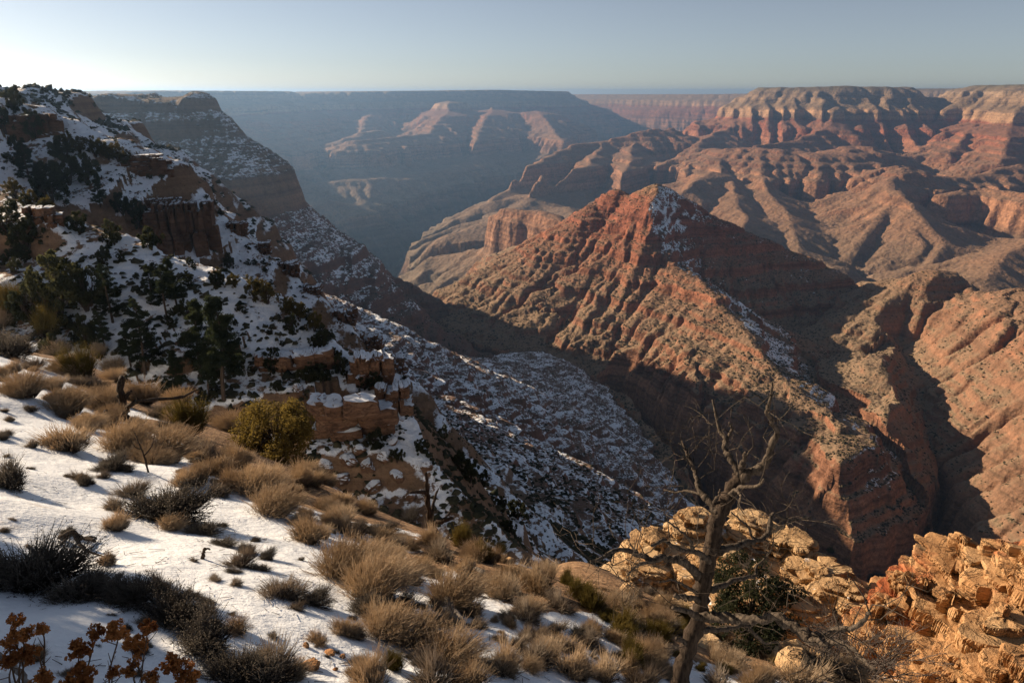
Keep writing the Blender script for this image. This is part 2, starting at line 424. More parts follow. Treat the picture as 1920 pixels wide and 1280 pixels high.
def water(x0, x1, y0, y1, dx, steps, kdt, cap, seed):
    gx, gy = np.meshgrid(np.arange(x0, x1, dx), np.arange(y0, y1, dx))
    h, t, te = raw(gx.ravel().astype(float), gy.ravel().astype(float))
    h = h.reshape(gx.shape)
    h = h + .35 * dx * gn(gx / (dx * 3.1), gy / (dx * 3.1), seed) + .5 * dx * gn(gx / (dx * 9), gy / (dx * 9), seed + 1)
    d = erode(h, dx, steps, kdt, cap)
    d = d + .35 * dx * gn(gx / (dx * 3.1), gy / (dx * 3.1), seed) + .5 * dx * gn(gx / (dx * 9), gy / (dx * 9), seed + 1)
    ex = np.minimum(np.minimum(gx - x0, x1 - dx - gx), np.minimum(gy - y0, y1 - dx - gy)) / (dx * 14)
    return (x0, y0, dx, d * sstep(0, 1, ex))
def sample(W, x, y):
    x0, y0, dx, d = W; ny, nx = d.shape
    fx, fy = np.clip((x - x0) / dx, 0, nx - 1.001), np.clip((y - y0) / dx, 0, ny - 1.001)
    i, j = fy.astype(int), fx.astype(int); a, b = fx - j, fy - i
    v = (d[i, j] * (1 - a) + d[i, j + 1] * a) * (1 - b) + (d[i + 1, j] * (1 - a) + d[i + 1, j + 1] * a) * b
    out = (x < x0) | (y < y0) | (x > x0 + (nx - 1) * dx) | (y > y0 + (ny - 1) * dx)
    return np.where(out, 0, v)
W_MID = water(-1500, 2300, 300, 3000, 7.0, 8, .042, 2.5e5, 101)
W_FAR = water(-5200, 9800, 2400, 14600, 26.0, 10, .075, 4e6, 103)

def height(x, y):
    x = np.asarray(x, float); y = np.asarray(y, float)
    r = np.hypot(x, y) + 1e-6
    H, T, TE = raw(x, y)
    wf = sstep(2450, 2900, r)
    soft = np.ones_like(x); soft[T == TAGS.index('promontory')] = .45; soft[T == TAGS.index('valley')] = .55
    bt = T == TAGS.index('butte'); soft[bt] = ((1 - .6 * sstep(-520, -570, H)) * (.3 + .7 * sstep(-300, -400, H)))[bt]; TE[bt] *= (sstep(-285, -350, H))[bt]
    cn = np.isin(T, [TAGS.index('canyon'), TAGS.index('rim'), TAGS.index('mesa')]); soft[cn] = (.35 + .65 * sstep(-150, -450, H))[cn]
    H = H + np.where(r < 3200, sample(W_MID, x, y), 0) * soft * (1 - wf) + sample(W_FAR, x, y) * soft * wf
    # the beds
    m = r > 250
    z, te = H[m], TE[m]
    z = z + (terrace(z + 7 * gn(x[m] / 110, y[m] / 110, 83)) - z) * te
    nr = r[m] < 3400
    zz = z + 4 * gn(x[m] / 34, y[m] / 34, 84)
    z = z + (terrace_small(zz, 15.0, 2.6) - zz) * sstep(-.15, .3, gn(x[m] / 170, y[m] / 170, 88)) * .8 * nr + (2.4 * gn(x[m] / 13, y[m] / 13, 89) + 2.2 * np.abs(gn(x[m] / 29, y[m] / 29, 99))) * nr
    vl = (T[m] == TAGS.index('valley'))
    zz = z + 3 * gn(x[m] / 45, y[m] / 45, 121)
    z = np.where(vl, z + (terrace_small(zz, 10.0, 3.0) - zz) * .9, z)
    H[m] = z
    wx, wy, add = warp(x, y, r)
    for i, R in enumerate(RIDGES):
        if R['tag'] != 'hillside': continue
        q, sl = R['q'], R['slope']
        m = (x > q[:, 0].min() - 420) & (x < q[:, 0].max() + 420) & (y > q[:, 1].min() - 420) & (y < q[:, 1].max() + 420) & (r > 30)
        d, zc, rc, sd = poly_dist(wx[m], wy[m], q)
        lam = R['lam']; dd = np.clip(d - R['w'] * (1 + .5 * gn(rc / (lam * 1.5), rc * 0 + i, 71)), 0, None)
        rb = ridged(rc / lam, dd / (lam * 5) + i * 3.3, 3, 73); fw = sstep(-.3, .5, sd)
        dd2 = dd + np.minimum(dd, lam * 3.5) * R['rib'] * (1 - .8 * fw) * 2.2 * (.35 - rb) * sstep(0, lam * .8, dd)
        z = zc - (sl + (R['far'] - sl) * fw) * dd2 + add[m] * .8 * (.25 + .75 * sstep(0, lam * .5, dd))
        z = z + ((.06, .16, .08)[i] * lam * gn(rc / (lam * .35), rc * 0 + i, 77) + .10 * lam * gn(rc / (lam * 1.3), rc * 0 + i, 78)) * (1 - sstep(0, lam, dd))
        z = z - .006 * np.clip(dd - (70, 120, 60)[i], 0, None) ** 2
        step = (5.5, 13.0, 24.0)[i]
        zz = z + .22 * step * gn(x[m] / (step * 2.5), y[m] / (step * 2.5), 81 + i)
        st = sstep(-.05, .35, gn(x[m] / (step * 4.5), y[m] / (step * 4.5), 85 + i) + .12)
        z = z + (terrace_small(zz, step, 4.0) - z) * .95 * st * sstep(0, 3, dd) * (1 - sstep(step * 3.5, step * 7, dd))
        Hm = H[m]; up = z > Hm
        Hm[up] = z[up]; H[m] = Hm
        Tm = T[m]; Tm[up] = TAGS.index('hillside'); T[m] = Tm
    m = r < 90
    zn, e = near_z(x[m], y[m])
    Hm = H[m]; up = (zn > Hm) | (r[m] < 14)
    Hm[up] = zn[up]; H[m] = Hm
    Tm = T[m]; Tm[up] = 0; T[m] = Tm
    return H, T

def terrain_grid():
    az = np.concatenate([np.radians(np.arange(-180, -46, 2.0)), np.radians(np.linspace(-46, 45, NA)), np.radians(np.arange(47, 180.1, 2.0))])
    segs = [(0.9, 40, .16), (40, 420, .15), (420, 2600, .36), (2600, 10500, .25), (10500, 28000, .08)]
    rr = []
    for a, b, f in segs:
        n = int(NR * f); rr.append(np.exp(np.linspace(math.log(a), math.log(b), n, endpoint=False)))
    rr = np.concatenate(rr + [[28000.0]])
    A, Rr = np.meshgrid(az, rr)
    return Rr * np.sin(A), Rr * np.cos(A), az, rr

NA, NR = 1100, 1900
GX, GY, AZ, RR = terrain_grid()
GZ, GT = height(GX.ravel(), GY.ravel())
GZ = np.where(GZ > 40, 40 + 30 * np.tanh((GZ - 40) / 30), GZ).reshape(GX.shape); GT = GT.reshape(GX.shape)
# normals by finite differences in (log r, azimuth)
dzr = np.gradient(GZ, RR, axis=0); dza = np.gradient(GZ, AZ, axis=1) / RR[:, None]
SA, CA = np.sin(AZ)[None, :], np.cos(AZ)[None, :]
GDX, GDY = dzr * SA + dza * CA, dzr * CA - dza * SA
GN = 1 / np.sqrt(1 + GDX ** 2 + GDY ** 2)
# aspect: positive where a slope leans away from the winter sun (snow keeps there)
h_ = np.hypot(SUN_DIR[0], SUN_DIR[1])
ASP = (GDX * SUN_DIR[0] + GDY * SUN_DIR[1]) / h_          # rise towards the sun = shaded side
GR = np.hypot(GX, GY)
snow = sstep(-.02, .40, ASP + .12 * gn(GX / 60, GY / 60, 91)) * sstep(-760, -420, GZ) * (1 - sstep(2600, 3600, GR))
snow = snow * (1 - sstep(.9, 1.7, np.hypot(GDX, GDY)))
_sp = np.array([P(*p) for p in ((1480, 690, 1290), (1390, 592, 1460), (1345, 545, 1560), (1300, 505, 1660), (1240, 468, 1780), (1206, 425, 1860), (1212, 385, 1930), (1232, 346, 2000), (1232, 346, 2100))])
_xs = GX - np.interp(GY, _sp[:, 1], _sp[:, 0])
_b = GT == TAGS.index('butte'); snow[_b] = (np.clip(snow * 1.3, 0, 1) * sstep(-25, 25, _xs + 30 * gn(GX / 40, GY / 40, 3)) * (1 - .5 * sstep(70, 230, _xs)))[_b]
_b = GT == TAGS.index('hill'); snow[_b] *= .35
_b = GT == TAGS.index('valley'); snow[_b] = np.maximum(snow[_b], .88 * sstep(-760, -660, GZ[_b]))
_b = GT == TAGS.index('promontory'); snow[_b] = np.maximum(snow[_b], .72) * sstep(-720, -430, GZ[_b])
_b = (GT == TAGS.index('hillside')); snow[_b] = np.maximum(snow[_b], (.76 * (1 - sstep(.8, 1.3, np.hypot(GDX, GDY))))[_b])
tint = sstep(-820, -960, GZ) * sstep(1500, 3200, GX - .05 * GY) * (1 - sstep(6500, 8500, GR))
GSNOW, GTINT = snow, tint

def terrain_object(name, sel, mat):
    """the quads of the grid whose corner carries one of the tags SEL, as a mesh of its own"""
    q = np.isin(GT[:-1, :-1], sel)
    i, j = np.nonzero(q)
    nc = GX.shape[1]
    v = np.stack([i * nc + j, i * nc + j + 1, (i + 1) * nc + j + 1, (i + 1) * nc + j], 1)
    used, inv = np.unique(v.ravel(), return_inverse=True)
    co = np.stack([GX.ravel()[used], GY.ravel()[used], GZ.ravel()[used]], 1)
    f = inv.reshape(-1, 4)[:, ::-1]
    if name == 'snowy_slope':                      # close the small hole under the viewer
        k0 = [int(np.searchsorted(used, c)) for c in range(nc - 1)]
        c0 = len(co); co = np.vstack([co, [[0, 0, float(GZ[0].mean())]]])
        tri = np.array([[c0, k0[(t + 1) % len(k0)], k0[t]] for t in range(len(k0))])
    else:
        tri = np.zeros((0, 3), int)
    me = bpy.data.meshes.new(name)
    me.vertices.add(len(co)); me.vertices.foreach_set('co', co.astype(np.float32).ravel())
    nl = f.size + tri.size
    me.loops.add(nl); me.loops.foreach_set('vertex_index', np.concatenate([f.ravel(), tri.ravel()]).astype(np.int32))
    npoly = len(f) + len(tri)
    me.polygons.add(npoly)
    st = np.concatenate([np.arange(len(f)) * 4, f.size + np.arange(len(tri)) * 3]).astype(np.int32)
    me.polygons.foreach_set('loop_start', st)
    me.polygons.foreach_set('use_smooth', np.ones(npoly, bool))
    at = me.attributes.new('cover', 'FLOAT_COLOR', 'POINT')
    c = np.zeros((len(co), 4), np.float32)
    n0 = len(used)
    c[:n0, 0] = GSNOW.ravel()[used]; c[:n0, 1] = GTINT.ravel()[used]
    c[:, 3] = 1
    at.data.foreach_set('color', c.ravel())
    me.update(calc_edges=True); me.validate()
    me.materials.append(mat)
    o = bpy.data.objects.new(name, me); COL.objects.link(o)
    tag(o, kind='structure')
    return o
# ------------------------------------------------------------------ materials
class NT:
    """tiny wrapper to write node trees in a line or two"""
    def __init__(s, name, rough=.9, spec=.15):
        s.m = bpy.data.materials.new(name); s.m.use_nodes = True
        s.t = s.m.node_tree; s.b = s.t.nodes['Principled BSDF']
        s.b.inputs['Roughness'].default_value = rough
        s.b.inputs['Specular IOR Level'].default_value = spec
    def n(s, typ, **kw):
        x = s.t.nodes.new('ShaderNode' + typ)
        for k, v in kw.items():
            if isinstance(v, tuple) and k[0] == 'i' and k[1:].isdigit(): pass
            setattr(x, k, v) if not k.startswith('in_') else None
        return x
    def put(s, node, key, val):
        if hasattr(val, 'is_output'): s.t.links.new(val, node.inputs[key])
        else:
            if isinstance(val, tuple) and node.inputs[key].type == 'RGBA' and len(val) == 3: val = (*val, 1)
            node.inputs[key].default_value = val
    def geo(s): return s.n('NewGeometry').outputs['Position']
    def normal(s): return s.n('NewGeometry').outputs['Normal']
    def obj(s): return s.n('TexCoord').outputs['Object']
    def noise(s, vec, scale, detail=3, rough=.55, dist=0.0):
        x = s.n('TexNoise'); s.put(x, 'Vector', vec); s.put(x, 'Scale', scale); s.put(x, 'Detail', detail); s.put(x, 'Roughness', rough); s.put(x, 'Distortion', dist)
        return x.outputs['Fac']
    def voro(s, vec, scale, feature='F1', out='Distance', rnd=1.0):
        x = s.n('TexVoronoi'); x.feature = feature; s.put(x, 'Vector', vec); s.put(x, 'Scale', scale); s.put(x, 'Randomness', rnd)
        return x.outputs[out]
    def math(s, op, a, b=0.0, c=None, clamp=False):
        x = s.n('Math'); x.operation = op; x.use_clamp = clamp
        s.put(x, 0, a); s.put(x, 1, b)
        if c is not None: s.put(x, 2, c)
        return x.outputs[0]
    def ramp(s, fac, stops, interp='LINEAR'):
        x = s.n('ValToRGB'); s.put(x, 'Fac', fac); cr = x.color_ramp; cr.interpolation = interp
        while len(cr.elements) < len(stops): cr.elements.new(.5)
        for e, (p, c) in zip(cr.elements, stops):
            e.position = p; e.color = (*c, 1) if len(c) == 3 else c
        return x.outputs['Color']
    def step(s, v, a, b):
        x = s.n('MapRange'); x.interpolation_type = 'SMOOTHSTEP'; x.clamp = True
        s.put(x, 'Value', v); s.put(x, 'From Min', a); s.put(x, 'From Max', b)
        return x.outputs[0]
    def mix(s, f, a, b, mode='MIX'):
        x = s.n('Mix'); x.data_type = 'RGBA'; x.blend_type = mode
        s.put(x, 0, f)
        for k, v in ((6, a), (7, b)):
            if isinstance(v, tuple): v = (*v, 1) if len(v) == 3 else v
            s.put(x, k, v)
        return x.outputs[2]
    def sep(s, v):
        x = s.n('SeparateXYZ'); s.put(x, 0, v); return x.outputs
    def scl(s, v, k):
        x = s.n('VectorMath'); x.operation = 'MULTIPLY'; s.put(x, 0, v); x.inputs[1].default_value = k
        return x.outputs[0]
    def attr(s, name):
        x = s.n('Attribute'); x.attribute_name = name; return x.outputs['Color']
    def bump(s, h, strength=.5, dist=.1, normal=None):
        x = s.n('Bump'); s.put(x, 'Height', h); s.put(x, 'Strength', strength); s.put(x, 'Distance', dist)
        if normal is not None: s.put(x, 'Normal', normal)
        return x.outputs[0]
    def thin(s, col, amount):
        """leaves and dry stems let some light through"""
        m = s.out(col); tr = s.n('BsdfTranslucent'); s.put(tr, 'Color', col); mx = s.n('MixShader'); mx.inputs[0].default_value = amount
        s.t.links.new(s.b.outputs[0], mx.inputs[1]); s.t.links.new(tr.outputs[0], mx.inputs[2]); s.t.links.new(mx.outputs[0], s.t.nodes['Material Output'].inputs['Surface'])
        return m
    def out(s, col, nor=None, rough=None):
        s.put(s.b, 'Base Color', col)
        if nor is not None: s.put(s.b, 'Normal', nor)
        if rough is not None: s.put(s.b, 'Roughness', rough)
        return s.m

SNOW = (.88, .90, .92)
def strata_colour(k, z, pos, wob):
    """rock colour by height in the beds"""
    zz = k.math('ADD', z, k.math('MULTIPLY', k.math('SUBTRACT', k.noise(pos, wob[0], 3), .5), wob[1]))
    f = k.math('DIVIDE', k.math('ADD', zz, 1500.0), 1560.0)
    def p(zv): return (zv + 1500) / 1560
    return k.ramp(f, [(p(-1500), (.07, .05, .045)), (p(-1130), (.10, .07, .055)), (p(-1075), (.20, .125, .085)), (p(-1020), (.24, .165, .11)), (p(-985), (.26, .205, .14)),
                      (p(-900), (.25, .175, .12)), (p(-800), (.29, .18, .115)), (p(-745), (.34, .185, .11)), (p(-590), (.36, .19, .11)), (p(-575), (.32, .165, .10)),
                      (p(-500), (.33, .16, .095)), (p(-420), (.36, .15, .085)), (p(-330), (.32, .115, .068)), (p(-275), (.34, .13, .075)), (p(-255), (.43, .265, .155)), (p(-165), (.41, .26, .15)),
                      (p(-150), (.32, .22, .13)), (p(-60), (.38, .26, .16)), (p(0), (.36, .26, .17)), (p(60), (.10, .11, .06))])

def mat_canyon(name, lam, snow_scale, snow_amt=1.0, veg=.35, veg_scale=.12, bed=1.0, dust=None, dark=1.0, tan=0.0, contour=0.0):
    """rock of the canyon; LAM is the size of the smallest block in metres"""
    k = NT(name)
    pos = k.geo(); z = k.sep(pos)[2]
    nz = k.sep(k.normal())[2]
    base = strata_colour(k, z, pos, (.006 / max(lam / 8, .3), 60.0 if lam > 4 else 40.0))
    # thin beds, blotches, talus
    bands = k.noise(k.scl(pos, (.0006, .0006, .09 / lam * 4)), 1.0, 4, .7)
    base = k.mix(k.math('MULTIPLY', k.step(nz, .98, .62), .9 * bed), base, k.mix(1.0, base, k.ramp(bands, [(.3, (.30, .27, .26)), (.5, (1, 1, 1)), (.7, (1.5, 1.45, 1.4))]), 'MULTIPLY'))
    big = k.noise(pos, .15 / lam, 4, .6)
    base = k.mix(1.0, base, k.ramp(big, [(.3, (.72, .70, .68)), (.7, (1.25, 1.22, 1.2))]), 'MULTIPLY')
    fine = k.noise(pos, 1.0 / lam, 4, .7)
    base = k.mix(1.0, base, k.ramp(fine, [(.3, (.52, .50, .49)), (.5, (1, 1, 1)), (.7, (1.35, 1.33, 1.3))]), 'MULTIPLY')
    cov = k.sep(k.attr('cover'))
    if tan: base = k.mix(k.math('MULTIPLY', k.step(z, -360.0, -540.0), k.math('MULTIPLY', k.step(nz, .55, .85), tan)), base, (.36, .255, .16))
    base = k.mix(k.math('MULTIPLY', cov[1], .75), base, (.36, .135, .085))
    talus = k.step(nz, .72, .95)
    base = k.mix(k.math('MULTIPLY', k.math('MULTIPLY', talus, .42), k.step(z, -1130.0, -1040.0)), base, (.30, .205, .13))
    if dust: base = k.mix(dust[0], base, dust[1])
    base = k.mix(1.0, base, (.78 * dark, .76 * dark, .75 * dark), 'MULTIPLY')
    # scrub speckle
    sp = k.noise(pos, veg_scale, 2, .6)
    spk = k.math('MULTIPLY', k.step(sp, .56, .62), k.math('MULTIPLY', k.step(nz, .55, .8), veg))
    base = k.mix(spk, base, (.055, .055, .032))
    # snow kept on shaded slopes between the scrub
    sn = k.math('ADD', k.noise(pos, snow_scale, 4, .68), k.math('MULTIPLY', k.math('SUBTRACT', k.noise(pos, snow_scale * .09, 3), .5), .5))
    if contour: sn = k.math('ADD', k.math('MULTIPLY', sn, 1 - contour), k.math('MULTIPLY', k.noise(k.scl(pos, (.035, .035, .34)), 1.0, 4, .65), contour))
    sm = k.math('ADD', sn, k.math('MULTIPLY', cov[0], .46 * snow_amt))
    sf = k.math('MULTIPLY', k.step(sm, .88, .97), k.step(nz, .58, .74))
    col = k.mix(sf, base, SNOW)
    h = k.math('ADD', k.noise(pos, .45 / lam, 5, .68), k.math('MULTIPLY', k.voro(pos, .7 / lam), .35))
    h2 = k.math('ADD', h, k.math('MULTIPLY', k.noise(k.scl(pos, (.05 / lam, .05 / lam, .8 / lam)), 1.0, 3, .6), .6))
    return k.out(col, k.bump(h2, .9, lam * .9))

def mat_slope():
    """near ground: drifted snow over tan gravelly soil"""
    k = NT('snow_and_soil', .85, .2)
    pos = k.geo(); nz = k.sep(k.normal())[2]
    cov = k.sep(k.attr('cover'))
    soil = k.ramp(k.noise(pos, 3.5, 6, .7), [(.3, (.13, .075, .04)), (.5, (.27, .165, .09)), (.7, (.42, .29, .17))])
    peb = k.ramp(k.sep(k.voro(pos, 14.0, 'F1', 'Color'))[0], [(0, (.45, .42, .40)), (1, (1.5, 1.4, 1.3))])
    soil = k.mix(.6, soil, k.mix(1.0, soil, peb, 'MULTIPLY'))
    soil = k.mix(k.math('MULTIPLY', cov[1], .8), soil, k.mix(1.0, k.ramp(k.noise(pos, 1.8, 6, .7), [(.3, (.22, .12, .055)), (.5, (.42, .25, .12)), (.7, (.60, .42, .24))]), peb, 'MULTIPLY'))
    n = k.math('ADD', k.noise(pos, .9, 6, .62), k.math('MULTIPLY', k.math('SUBTRACT', k.noise(pos, 6.0, 3, .6), .5), .25))
    sm = k.math('ADD', n, k.math('MULTIPLY', k.math('SUBTRACT', cov[0], .5), 1.0))
    sf = k.step(sm, .47, .53)
    dirt = k.mix(k.step(k.noise(pos, 1.3, 4, .7), .62, .75), SNOW, (.66, .62, .58))
    grit = k.math('MULTIPLY', k.step(k.voro(pos, 9.0), .075, .03), k.step(k.noise(pos, 1.1, 3), .50, .62))
    dirt = k.mix(grit, dirt, (.12, .08, .05))
    col = k.mix(sf, soil, dirt)
    hs = k.math('ADD', k.noise(pos, 2.2, 5, .6), k.math('MULTIPLY', k.noise(k.scl(pos, (1, 1.6, 1.6)), 9, 4, .65), .35))
    hr = k.math('ADD', k.noise(pos, 8, 6, .7), k.math('MULTIPLY', k.voro(pos, 14.0), .5))
    x = k.n('Mix'); x.data_type = 'FLOAT'; k.put(x, 0, sf); k.put(x, 2, hr); k.put(x, 3, k.math('ADD', hs, .5))
    rough = k.math('SUBTRACT', .9, k.math('MULTIPLY', sf, .3))
    return k.out(col, k.bump(x.outputs[0], .55, .10), rough)

M_FAR = mat_canyon('far_rock', 16.0, .02, .0, .25, .03)
M_BUTTE = mat_canyon('butte_rock', 5.0, .20, 1.0, .6, .14, tan=.8)
M_TANHILL = mat_canyon('tan_hill_rock', 5.0, .20, 1.0, .6, .14, tan=.85, dust=(.35, (.30, .22, .145)))
M_MID = mat_canyon('wall_rock', 3.5, .30, 1.0, .6, .16, dust=(.6, (.18, .14, .11)), contour=.5)
M_PROM = mat_canyon('promontory_rock', 5.0, .16, .9, .7, .12, dust=(.55, (.14, .11, .095)), contour=.45)
M_HILL = mat_canyon('hillside_rock', 1.2, .55, 1.2, .45, .5, dust=(.6, (.20, .115, .07)))
M_SLOPE = mat_slope()

T_ = TAGS.index
# the near slope: snow mask over the plane
m0 = (GT == 0)
e_near = np.zeros_like(GX); mm = GR < 260
e_near[mm] = edge_out(GX[mm], GY[mm])
sn0 = 1.0 + .55 * gn(GX / 3.2, GY / 3.2, 95) + .4 * gn((GX * .8 - GY * .5) / 1.6, (GX * .5 + GY * .8) / 6, 96)
sn0 -= .85 * sstep(-4.5, -1, e_near) * (1 - sstep(1.5, 5, e_near))
sn0 -= .8 * sstep(2.5, 7, GX) * (1 - sstep(.0, 4, e_near))
sn0 = np.where(e_near > 3, .75 + .5 * gn(GX / 4, GY / 4, 97), sn0)
GTINT = np.where(m0, sstep(2.5, 6.5, GX), GTINT)
GSNOW = np.where(m0, np.clip(sn0, 0, 1), GSNOW)
terrain_object('snowy_slope', [T_('slope')], M_SLOPE)
terrain_object('wooded_hillside', [T_('hillside')], M_HILL)
terrain_object('canyon_wall', [T_('valley')], M_MID)
terrain_object('snowy_promontory', [T_('promontory')], M_PROM)
terrain_object('red_butte', [T_('butte')], M_BUTTE)
terrain_object('cliff_mesa', [T_('mesa')], M_FAR)
terrain_object('tan_hill', [T_('hill')], M_TANHILL)
terrain_object('canyon_land', [T_('canyon')], M_FAR)
terrain_object('far_rim', [T_('rim')], M_FAR)

# air between here and the far rim
def haze_box():
    me = bpy.data.meshes.new('haze')
    zb, zt = float(GZ.min()) - 1.0, float(GZ.max()) + 4.0
    s = 28100.0
    v = [(x, y, z) for z in (zb, zt) for x, y in ((-s, -s), (s, -s), (s, s), (-s, s))]
    me.from_pydata(v, [], [(3, 2, 1, 0), (4, 5, 6, 7), (0, 1, 5, 4), (1, 2, 6, 5), (2, 3, 7, 6), (3, 0, 4, 7)])
    m = bpy.data.materials.new('haze_air'); m.use_nodes = True
    nt = m.node_tree; nt.nodes.remove(nt.nodes['Principled BSDF'])
    pv = nt.nodes.new('ShaderNodeVolumePrincipled')
    pv.inputs['Color'].default_value = (.37, .62, 1.0, 1)
    pv.inputs['Density'].default_value = HAZE
    pv.inputs['Anisotropy'].default_value = .62
    nt.links.new(pv.outputs[0], nt.nodes['Material Output'].inputs['Volume'])
    me.materials.append(m)
    o = bpy.data.objects.new('haze', me); COL.objects.link(o)
    tag(o, 'thin blue haze filling the canyon air towards the far rim', 'haze', kind='stuff')
HAZE = 4.4e-5
haze_box()
print('z range', GZ.min(), GZ.max())
# ------------------------------------------------------------------ placing things on the terrain
LR = np.log(RR)
def ground_z(x, y):
    x = np.asarray(x, float); y = np.asarray(y, float)
    a = np.arctan2(x, y); l = np.log(np.hypot(x, y) + 1e-9)
    j = np.clip(np.searchsorted(AZ, a) - 1, 0, len(AZ) - 2); i = np.clip(np.searchsorted(LR, l) - 1, 0, len(LR) - 2)
    fa = np.clip((a - AZ[j]) / (AZ[j + 1] - AZ[j]), 0, 1); fl = np.clip((l - LR[i]) / (LR[i + 1] - LR[i]), 0, 1)
    return (GZ[i, j] * (1 - fa) + GZ[i, j + 1] * fa) * (1 - fl) + (GZ[i + 1, j] * (1 - fa) + GZ[i + 1, j + 1] * fa) * fl
_T = np.geomspace(1.5, 4000, 3000)
def on_ground(u, v, rmin=0.0):
    """first point of the terrain along the line of sight through photo pixel (u, v)"""
    d = ray(u, v)
    x, y, z = d[0] * _T, d[1] * _T, d[2] * _T
    m = (z <= ground_z(x, y)) & (np.hypot(x, y) > rmin)
    k = int(np.argmax(m)) if m.any() else 400
    g = np.array([x[k], y[k], 0]); g[2] = ground_z(x[k], y[k])
    return g
def depth(p): return cos(PITCH) * p[1] - sin(PITCH) * p[2]
def px2m(px, p): return px * depth(p) / FPX

# ------------------------------------------------------------------ mesh building
class MB:
    def __init__(s): s.v, s.f, s.n = [], [], 0
    def add(s, v, f):
        v = np.asarray(v, float); s.v.append(v); f = np.asarray(f, int) + s.n
        s.f.extend(f.tolist()); s.n += len(v); return s
    def tube(s, pts, rad, sides=6, rough=0.0, rnd=None, cap=True):
        pts = np.asarray(pts, float); n = len(pts)
        rad = np.broadcast_to(np.asarray(rad, float), (n,))
        t = np.gradient(pts, axis=0); t /= np.linalg.norm(t, axis=1, keepdims=True) + 1e-12
        ref = np.array([.31, .93, .17]); a = np.cross(t, ref)
        a /= np.linalg.norm(a, axis=1, keepdims=True) + 1e-12; b = np.cross(t, a)
        th = np.arange(sides) * 2 * pi / sides
        rr = rad[:, None] * np.ones(sides)
        if rough: rr = rr * (1 + rough * (rnd.rand(n, sides) - .5))
        v = pts[:, None, :] + rr[:, :, None] * (np.cos(th)[None, :, None] * a[:, None, :] + np.sin(th)[None, :, None] * b[:, None, :])
        f = []
        for i in range(n - 1):
            for j in range(sides):
                k = (j + 1) % sides
                f.append((i * sides + j, i * sides + k, (i + 1) * sides + k, (i + 1) * sides + j))
        if cap:
            f.append(tuple(range(sides - 1, -1, -1))); f.append(tuple((n - 1) * sides + j for j in range(sides)))
        return s.add(v.reshape(-1, 3), [x for x in f if len(x) == 4]) if not cap else s._mixed(v.reshape(-1, 3), f)
    def _mixed(s, v, f):
        s.v.append(v); s.f.extend([tuple(int(i) + s.n for i in q) for q in f]); s.n += len(v); return s
    def twigs(s, p0, p1, w0, w1, bend=None):
        """many thin three-sided tapering twigs at once, from p0 to p1 (arrays n x 3)"""
        p0, p1 = np.asarray(p0, float), np.asarray(p1, float); n = len(p0)
        t = p1 - p0; t /= np.linalg.norm(t, axis=1, keepdims=True) + 1e-12
        a = np.cross(t, np.array([.37, .21, .9])); a /= np.linalg.norm(a, axis=1, keepdims=True) + 1e-9; b = np.cross(t, a)
        w0 = np.broadcast_to(w0, (n,))[:, None]; w1 = np.broadcast_to(w1, (n,))[:, None]
        rings = []
        for p, w in ((p0, w0), (p1, w1)):
            for k in range(3):
                c, q = cos(k * 2.0944), sin(k * 2.0944)
                rings.append(p + w * (c * a + q * b))
        v = np.stack(rings, 1).reshape(-1, 3)
        base = (np.arange(n) * 6)[:, None]
        f = np.concatenate([base + np.array(q) for q in ((0, 1, 4, 3), (1, 2, 5, 4), (2, 0, 3, 5))])
        return s.add(v, f)
    def leaves(s, c, size, rnd, normal=None, aspect=.5, up=0.0):
        """leaf-sized four-sided sprays at centres c"""
        c = np.asarray(c, float); n = len(c)
        d = rnd.randn(n, 3); d[:, 2] += up; d /= np.linalg.norm(d, axis=1, keepdims=True) + 1e-9
        e = np.cross(d, rnd.randn(n, 3)); e /= np.linalg.norm(e, axis=1, keepdims=True) + 1e-9
        size = np.broadcast_to(size, (n,))[:, None]
        k = np.cross(d, e)
        v = np.stack([c - d * size * .5, c + e * size * aspect * .5 + k * size * .12, c + d * size * .5, c - e * size * aspect * .5 + k * size * .12], 1).reshape(-1, 3)
        f = (np.arange(n) * 4)[:, None] + np.array([0, 1, 2, 3])
        return s.add(v, f)
    def build(s, name, mat, parent=None, smooth=False, data_only=False):
        me = bpy.data.meshes.new(name)
        v = np.concatenate(s.v); 
        me.vertices.add(len(v)); me.vertices.foreach_set('co', v.astype(np.float32).ravel())
        ln = np.array([len(q) for q in s.f]); flat = np.fromiter((i for q in s.f for i in q), np.int32, ln.sum())
        me.loops.add(len(flat)); me.loops.foreach_set('vertex_index', flat)
        me.polygons.add(len(ln)); me.polygons.foreach_set('loop_start', np.concatenate([[0], np.cumsum(ln)[:-1]]).astype(np.int32))
        me.polygons.foreach_set('use_smooth', np.full(len(ln), smooth))
        me.update(calc_edges=True)
        me.materials.append(mat)
        if data_only: return me
        return link(name, me, parent)

